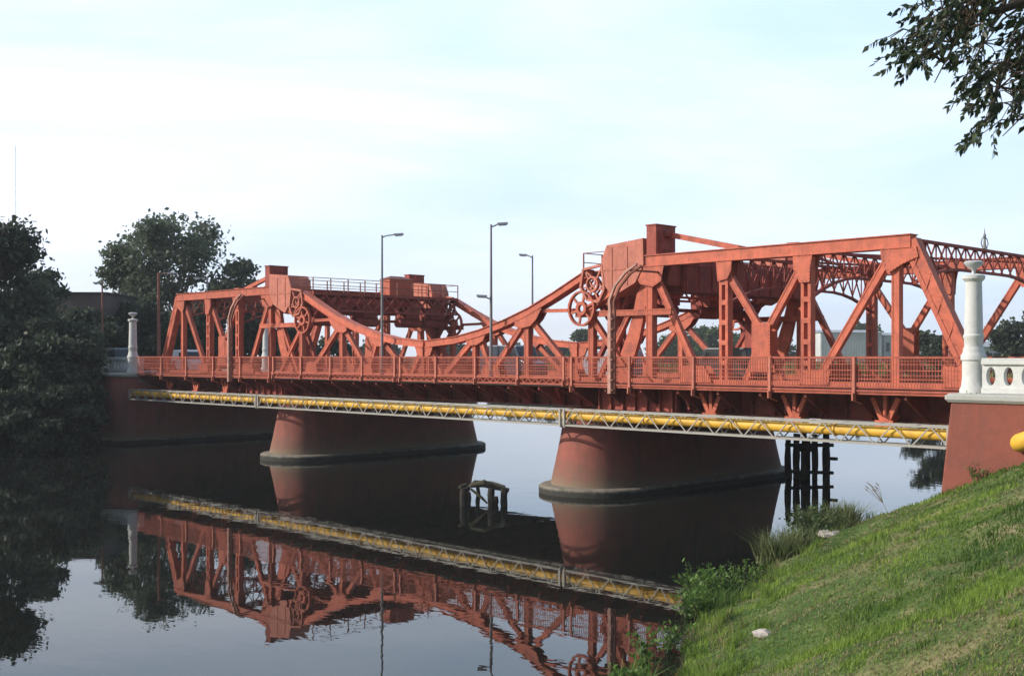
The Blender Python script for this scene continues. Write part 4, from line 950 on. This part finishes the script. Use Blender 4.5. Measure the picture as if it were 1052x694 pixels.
for (a, b), (c, d) in TW:
    z_ = random.uniform(8.2, 9.8); p0 = cam_pt(a, b, z_ + .2); p1 = cam_pt(c, d, z_); mid = p0.lerp(p1, .5) + Vector((0, 0, .08)); mb.tube([p0, mid, p1], [.016, .010, .004], 5)
    bare = d > 150
    for k in range(60 if not bare else 10):
        t = random.uniform(.1, 1.0) if not bare else random.uniform(0, .6); p = (p0.lerp(mid, t * 2) if t < .5 else mid.lerp(p1, t * 2 - 1)); cents.append(p + Vector((random.gauss(0, .10), random.gauss(0, .10), random.gauss(0, .08))))
for k in ():
    p1 = cam_pt((1004, 1012, 1020, 1026, 1036, 1044, 1018)[k], (176, 160, 180, 146, 168, 150, 152)[k], 8.8 + .1 * k); mb.tube([p1 + Vector((.5, .5, .12 + .11 * k)), p1 + Vector((.2, .2, .02 * k + .02)), p1], [.007, .005, .002], 4)
def inpoly(x, y, P):
    c = False; n = len(P)
    for i in range(n):
        (x0, y0), (x1, y1) = P[i], P[(i + 1) % n]
        if (y0 > y) != (y1 > y) and x < (x1 - x0) * (y - y0) / (y1 - y0) + x0: c = not c
    return c
OUT = [(945, -40), (932, 2), (914, 20), (908, 42), (914, 64), (930, 62), (944, 68), (960, 42), (974, 45), (976, 74), (992, 88), (1008, 92), (1012, 116), (1006, 146), (1018, 148), (1024, 130), (1030, 128), (1044, 132), (1056, 118), (1120, 140), (1160, 60), (1180, -60)]
n = 0; q = random.Random(11); paths = []
for (a, b), (c, d) in TW:
    z_ = q.uniform(8.3, 9.7)
    for t in (0, .2, .4, .6, .8): paths.append(cam_pt(a + (c - a) * t, b + (d - b) * t - 8 * math.sin(3.14 * t), z_ + .2 * (1 - t)))
for k in range(len(main) - 1):
    for t in (0, .25, .5, .75): paths.append(main[k].lerp(main[k + 1], t))
tw = mb; LV = []; LD = []
left_down = Vector((-RX, -RY, -.75)).normalized()
while n < 470:
    px, py = q.uniform(900, 1180), q.uniform(-60, 150)
    if not inpoly(px, py, OUT): continue
    if vnoise(np.array(px), np.array(py), 17, 9) < .25: continue
    n += 1; c = cam_pt(px, py, q.uniform(8.1, 10.0)); st = min(paths, key=lambda p: (p - c).length + q.uniform(0, .1))
    if (st - c).length < .55: tw.tube([st, st.lerp(c, .5) + Vector((0, 0, .05)), c], [.007, .005, .0035], 4)
    d = (left_down + Vector((q.gauss(0, .55), q.gauss(0, .55), q.gauss(0, .35)))).normalized(); ln = q.uniform(.12, .28)
    e = c + d * ln + Vector((0, 0, -.04)); mid = c.lerp(e, .5) + Vector((0, 0, .015)); tw.tube([c, mid, e], [.0035, .0025, .001], 3)
    for k in range(int(ln / .017)):
        t = k * .017 / ln; p = c.lerp(mid, t * 2) if t < .5 else mid.lerp(e, t * 2 - 1)
        sd = d.cross(Vector((q.gauss(0, 1), q.gauss(0, 1), q.gauss(0, 1)))).normalized(); ld = (d * .8 + sd * .8 + Vector((0, 0, -.55))).normalized(); LV.append(tuple(p)); LD.append(tuple(ld))
tw.build('trunk', M['bark'], root)
P0 = np.array(LV); D = np.array(LD); nl = len(P0); Ls = rng.uniform(.045, .085, nl)[:, None]
S = np.cross(D, rng.normal(size=(nl, 3))); S /= np.linalg.norm(S, axis=1)[:, None]; Nn = np.cross(D, S)
p1 = P0 + D * Ls * .4; tip = P0 + D * Ls - np.array([0, 0, .006]); wv = Ls * .27
v = np.stack([P0, p1 + S * wv + Nn * wv * .25, p1, p1 - S * wv + Nn * wv * .25, tip], 1).reshape(-1, 3); k = np.arange(nl) * 5
f = np.stack([np.stack([k, k + 1, k + 4, k + 2], 1), np.stack([k, k + 2, k + 4, k + 3], 1)], 1).reshape(-1, 4)
np_mesh('crown', v, f, M['leaf_near'], root, rand=np.repeat(rng.uniform(0, 1, nl), 2))

# ------------------------------------------------------------------ bank plants, grass, stones
def blades(bx, by, bz, h, wd, lean=.35, seg=2, dirv=None):
    n = len(bx); a = rng.uniform(0, 2 * np.pi, n); ln = rng.uniform(.1, 1, n) * lean * h
    base = np.stack([bx, by, bz], 1); side = np.stack([np.cos(a), np.sin(a), np.zeros(n)], 1) * (wd / 2)[:, None]
    la = a + rng.uniform(.6, 2.4, n); tip = base + np.stack([np.cos(la) * ln, np.sin(la) * ln, h], 1); mid = base + np.stack([np.cos(la) * ln * .3, np.sin(la) * ln * .3, h * .6], 1)
    v = np.stack([base - side, base + side, mid + side * .8, mid - side * .8, tip], 1).reshape(-1, 3)
    k = np.arange(n) * 5; f1 = np.stack([k, k + 1, k + 2], 1); f2 = np.stack([k, k + 2, k + 3], 1); f3 = np.stack([k + 3, k + 2, k + 4], 1)
    return v, np.stack([f1, f2, f3], 1).reshape(-1, 3)
def scatter_bank(n, z_lo, z_hi, rmin, rmax):
    """random spots on the right bank seen from the camera, denser close by"""
    r = rmin * (rmax / rmin) ** rng.uniform(0, 1, n * 5); px = rng.uniform(480, 1120, n * 5); X = (px - 526) / 1158 * r
    x = CX + RX * X - RY * r; y = CY + RY * X + RX * r; z = ground_z(x, y); ok = (z > z_lo) & (z < z_hi) & (x > 30) & (y < -11.6) ; return x[ok][:n], y[ok][:n], z[ok][:n], r[ok][:n]
x, y, z, r = scatter_bank(150000, .08, 8, 4.0, 56)
dry = vnoise(x, y, 3.1, 5) * .5 + vnoise(x, y, 1.1, 6) * .3 + vnoise(x, y, .4, 7) * .2; ker = (dry < .535) | (rng.uniform(0, 1, len(x)) < .16)
tall = (vnoise(x, y, 1.3, 8) > .55)
h = (.03 + .05 * rng.uniform(0, 1, len(x)) + .11 * tall * rng.uniform(0, 1, len(x)) * (dry < .5)) * (1 + r / 60); wd = .005 + .0009 * r
m = ker; v, f = blades(x[m], y[m], z[m] - .01, h[m], wd[m], .8)
rv = np.repeat(np.clip((vnoise(x[m], y[m], 1.1, 12) - .5) * .5 + (vnoise(x[m], y[m], 3.6, 14) - .5) * .9 + np.clip(.45 - seg_dist(x[m], y[m], right_bank) * .03, 0, .45) + rng.uniform(0, .5, m.sum()), 0, 1), 3)
tag(np_mesh('grass', v, f, M['grass'], rand=rv), 'short green grass growing on the sloping right bank', 'grass', kind='stuff')
m = (dry > .49) & (rng.uniform(0, 1, len(x)) < .6); v, f = blades(x[m], y[m], z[m] - .01, h[m] * .6 + .01, wd[m], 2.2)
tag(np_mesh('dry_grass', v, f, M['straw'], rand=np.repeat(rng.uniform(0, 1, m.sum()), 3)), 'dry straw coloured grass patches on the right bank', 'grass', kind='stuff')

lx, ly, lz, lr = scatter_bank(1500, .1, 6, 4.5, 40); lc = np.stack([lx, ly, lz + .03], 1); v, f = leaves(lc, .03, .6)
v[:, 2] = np.repeat(lz + .02, 4) + (v[:, 2] - np.repeat(lz + .03, 4)) * .35
tag(np_mesh('fallen_leaves', v, f, M['straw'], rand=rng.uniform(0, 1, len(f))), 'small dry fallen leaves and litter scattered on the bank', 'leaves', kind='stuff')
def tufts(n, name, label, mt, hmin, hmax, lim, per=26):
    tx_, ty2, tz_, tr_ = scatter_bank(n * 6, .03, 5, 5.5, 52)
    w_ = seg_dist(tx_, ty2, right_bank); keep = (rng.uniform(0, 1, len(tx_)) < np.where(w_ < lim, .8, .10)); tx_, ty2, tz_ = tx_[keep][:n], ty2[keep][:n], tz_[keep][:n]; w_ = w_[keep][:n]
    hh = rng.uniform(hmin, hmax, len(tx_)) * np.where(w_ < lim, 1, .45); bx_ = np.repeat(tx_, per) + rng.normal(size=len(tx_) * per) * .09; by_ = np.repeat(ty2, per) + rng.normal(size=len(tx_) * per) * .09
    v, f = blades(bx_, by_, ground_z(bx_, by_) - .02, np.repeat(hh, per) * rng.uniform(.5, 1.1, len(bx_)), np.full(len(bx_), .022), .9)
    rv = np.repeat(np.clip(np.repeat(rng.uniform(.1, .9, len(tx_)), per) + rng.normal(size=len(bx_)) * .12, 0, 1), 3)
    tag(np_mesh(name, v, f, M[mt], rand=rv), label, 'grass', kind='stuff')
tufts(420, 'tall_grass', 'scruffy tall grass tufts along the water edge of the right bank', 'grass', .22, .55, 2.2)
tufts(160, 'tall_dry_grass', 'straw coloured tall tufts scattered over the right bank', 'straw', .15, .45, 1.5, 18)

def plant(px, Z, h, n, label, mt='leaf_plant', spread=.6, leaf=.07, stems=14, name='plant', base=None, at=None):
    x, y = spot(px, Z) if at is None else at; zb = float(ground_z(x, y)) if base is None else base; zb = max(zb, 0.0)
    root = empty(name, (x, y, zb), 0, label, 'plant', 'plants on the right bank'); mb = MB(); c = []
    for k in range(stems):
        a = random.uniform(0, 6.28); rr_ = spread * math.sqrt(random.random()); bx_, by_ = x + math.cos(a) * rr_ * .5, y + math.sin(a) * rr_ * .5; hh = h * random.uniform(.6, 1.05)
        e = Vector((x + math.cos(a) * rr_, y + math.sin(a) * rr_, zb + hh)); b = Vector((bx_, by_, zb - .1)); mb.tube([b, b.lerp(e, .5) + Vector((0, 0, .05)), e], [.010, .008, .003], 5)
        for j in range(int(n / stems)): t = random.uniform(.25, 1.02); p = b.lerp(e, t); c.append(p + Vector((random.gauss(0, .09), random.gauss(0, .09), random.gauss(0, .05))))
    mb.build('stem', M['leaf_reed'] if mt == 'leaf_reed' else M['bark'], root)
    c = np.array([tuple(p) for p in c]); v, f = leaves(c, leaf, .5, -.3); np_mesh('foliage', v, f, M[mt], root, rand=rng.uniform(0, 1, len(f))); return root
def reeds(px, Z, h, n, label, spread=.9, mt='leaf_reed'):
    x, y = spot(px, Z); zb = max(float(ground_z(x, y)), 0.02)
    a = rng.uniform(0, 6.28, n); rr_ = spread * np.sqrt(rng.uniform(0, 1, n)); bx_ = x + np.cos(a) * rr_; by_ = y + np.sin(a) * rr_ * .8
    v, f = blades(bx_, by_, np.full(n, zb - .1), h * rng.uniform(.45, 1.05, n), np.full(n, .045), 1.0)
    return tag(np_mesh('reed_clump', v, f, M[mt], loc=(x, y, zb), rand=np.repeat(rng.uniform(0, 1, n), 3)), label, 'plant', 'reed clumps at the water edge')
reeds(848, 46.0, 1.6, 700, 'fullest reed clump at the water below the timber piles', 1.0)
reeds(822, 44.5, 1.3, 500, 'reed clump left of the fullest one at the water', .9)
reeds(798, 42.8, 1.4, 450, 'sparse leaning reeds in front of the pier reflection', .8)
reeds(866, 47.2, 1.6, 700, 'low reeds just right of the fullest clump', .7)
plant(840, 45.6, 1.45, 1500, 'big leafy bush growing among the reeds below the timber piles', 'leaf_mid', 1.3, .085, 40)
plant(724, 36.5, 1.15, 700, 'bushy leafy plant where the pipe reflection meets the bank', spread=.9, leaf=.085, stems=24)
plant(742, 37.5, 1.0, 500, 'leafy plant right of the bushy one at the water', spread=.8, leaf=.08, stems=18)
plant(712, 34.5, .9, 380, 'leafy plant lower down where the bank meets the water', spread=.7, leaf=.08, stems=16)
plant(765, 39.5, .8, 300, 'small leafy plant between the bushy plants and the reeds', spread=.7, leaf=.07, stems=14)
plant(690, 30.5, .8, 300, 'leafy plant at the bend of the bank edge', spread=.6, leaf=.07, stems=12)
plant(664, 27.5, 1.3, 240, 'tall upright weed with a spike near the bottom of the picture', spread=.35, leaf=.08, stems=7)
plant(640, 26, .8, 260, 'broad leaved weed at the bottom edge left of the grass', spread=.6, leaf=.10, stems=9)
plant(612, 24.8, .75, 200, 'broad leaved weed leaning over the water at the bottom edge', spread=.6, leaf=.10, stems=8)
plant(572, 23.6, .6, 130, 'outermost leafy weed above the water at the bottom edge', spread=.5, leaf=.10, stems=6)
reeds(600, 23.8, .95, 90, 'strappy green leaves rising at the very bottom left of the grass', .7, 'leaf_plant')
reeds(655, 26.2, 1.15, 110, 'strappy green leaves around the tall spiked weed', .6, 'leaf_plant')
reeds(735, 35.0, .9, 260, 'long thin leaves below the bushy leafy plants', 1.0, 'leaf_plant')
# dry weed
x, y = spot(915, 49); zb = float(ground_z(x, y)); root = None; mb = MB((x, y, zb))
for k in range(9):
    a = k * .7; e = Vector((x - .55 + .22 * math.cos(a) , y - .5 + .25 * math.sin(a), zb + 1.25 + .15 * math.sin(k * 2.1))); mb.tube([(x, y, zb - .1), (x - .25, y - .2, zb + .6), e], [.018, .012, .008], 5)
    mb.tube([e, e + Vector((-.1, -.1, .12))], [.03, .015], 5)
tag(mb.build('dry_weed', M['rock']), 'leafless dry weed leaning over the water below the abutment', 'plant')
# plants rooted in the abutment
plant(0, 0, .5, 130, 'weed growing out of the coping below the near white column', spread=.3, leaf=.06, stems=8, base=6.0, at=(39.4, -11.35))
plant(0, 0, .7, 260, 'green bush growing at the foot of the red abutment wall', spread=.55, leaf=.06, stems=14, base=2.9, at=(40.1, -11.7))
# stones
def stone(px, Z, s, label, sc=(1, 1, 1)):
    x, y = spot(px, Z); z = float(ground_z(x, y)); mb = MB((x, y, z)); q = random.Random(int(px)); n = 9; m_ = 6; vs = []; fs = []
    for i in range(m_):
        ph = math.pi * (i + .5) / m_
        for k in range(n):
            t = 2 * math.pi * k / n; rr_ = s * q.uniform(.78, 1.15); vs.append((x + rr_ * math.sin(ph) * math.cos(t) * sc[0], y + rr_ * math.sin(ph) * math.sin(t) * sc[1], z + .25 * s + rr_ * math.cos(ph) * sc[2]))
    for i in range(m_ - 1):
        for k in range(n): fs.append((i * n + k, i * n + (k + 1) % n, (i + 1) * n + (k + 1) % n, (i + 1) * n + k))
    fs.append(tuple(range(n))); fs.append(tuple((m_ - 1) * n + k for k in range(n - 1, -1, -1))); mb.add(vs, fs)
    return tag(mb.build('stone', M['rock']), label, 'stone', 'pale stones on the right bank')
stone(853, 44.5, .42, 'largest pale slab at the foot of the reeds', (1.3, 1.5, .4))
stone(868, 45.5, .25, 'grey stone next to the pale slab by the reeds', (1.2, 1.2, .6))
stone(785, 28, .2, 'white stone lying alone in the grass below the leafy plants', (1.5, 1.2, .6))
stone(978, 14, .035, 'small white pebble in the grass at the lower right', (1.2, 1.2, .8))

# ------------------------------------------------------------------ haze over the scene, added to lift dark tones
hz = bpy.data.materials.new('dark_lifting_haze'); hz.use_nodes = True; hn = hz.node_tree; hn.nodes.clear()
ho = hn.nodes.new('ShaderNodeOutputMaterial'); hv = hn.nodes.new('ShaderNodeVolumePrincipled'); hv.inputs['Density'].default_value = 0.00026
hv.inputs['Color'].default_value = (0.93, 0.96, 1.0, 1); hv.inputs['Anisotropy'].default_value = 0.0; hn.links.new(hv.outputs[0], ho.inputs['Volume'])
mb = MB(); mb.box(-3300, 3300, -3300, 3300, -3.5, 135); tag(mb.build('haze', hz), 'faint haze added over the river and bridge to lift dark tones', 'haze', kind='stuff')
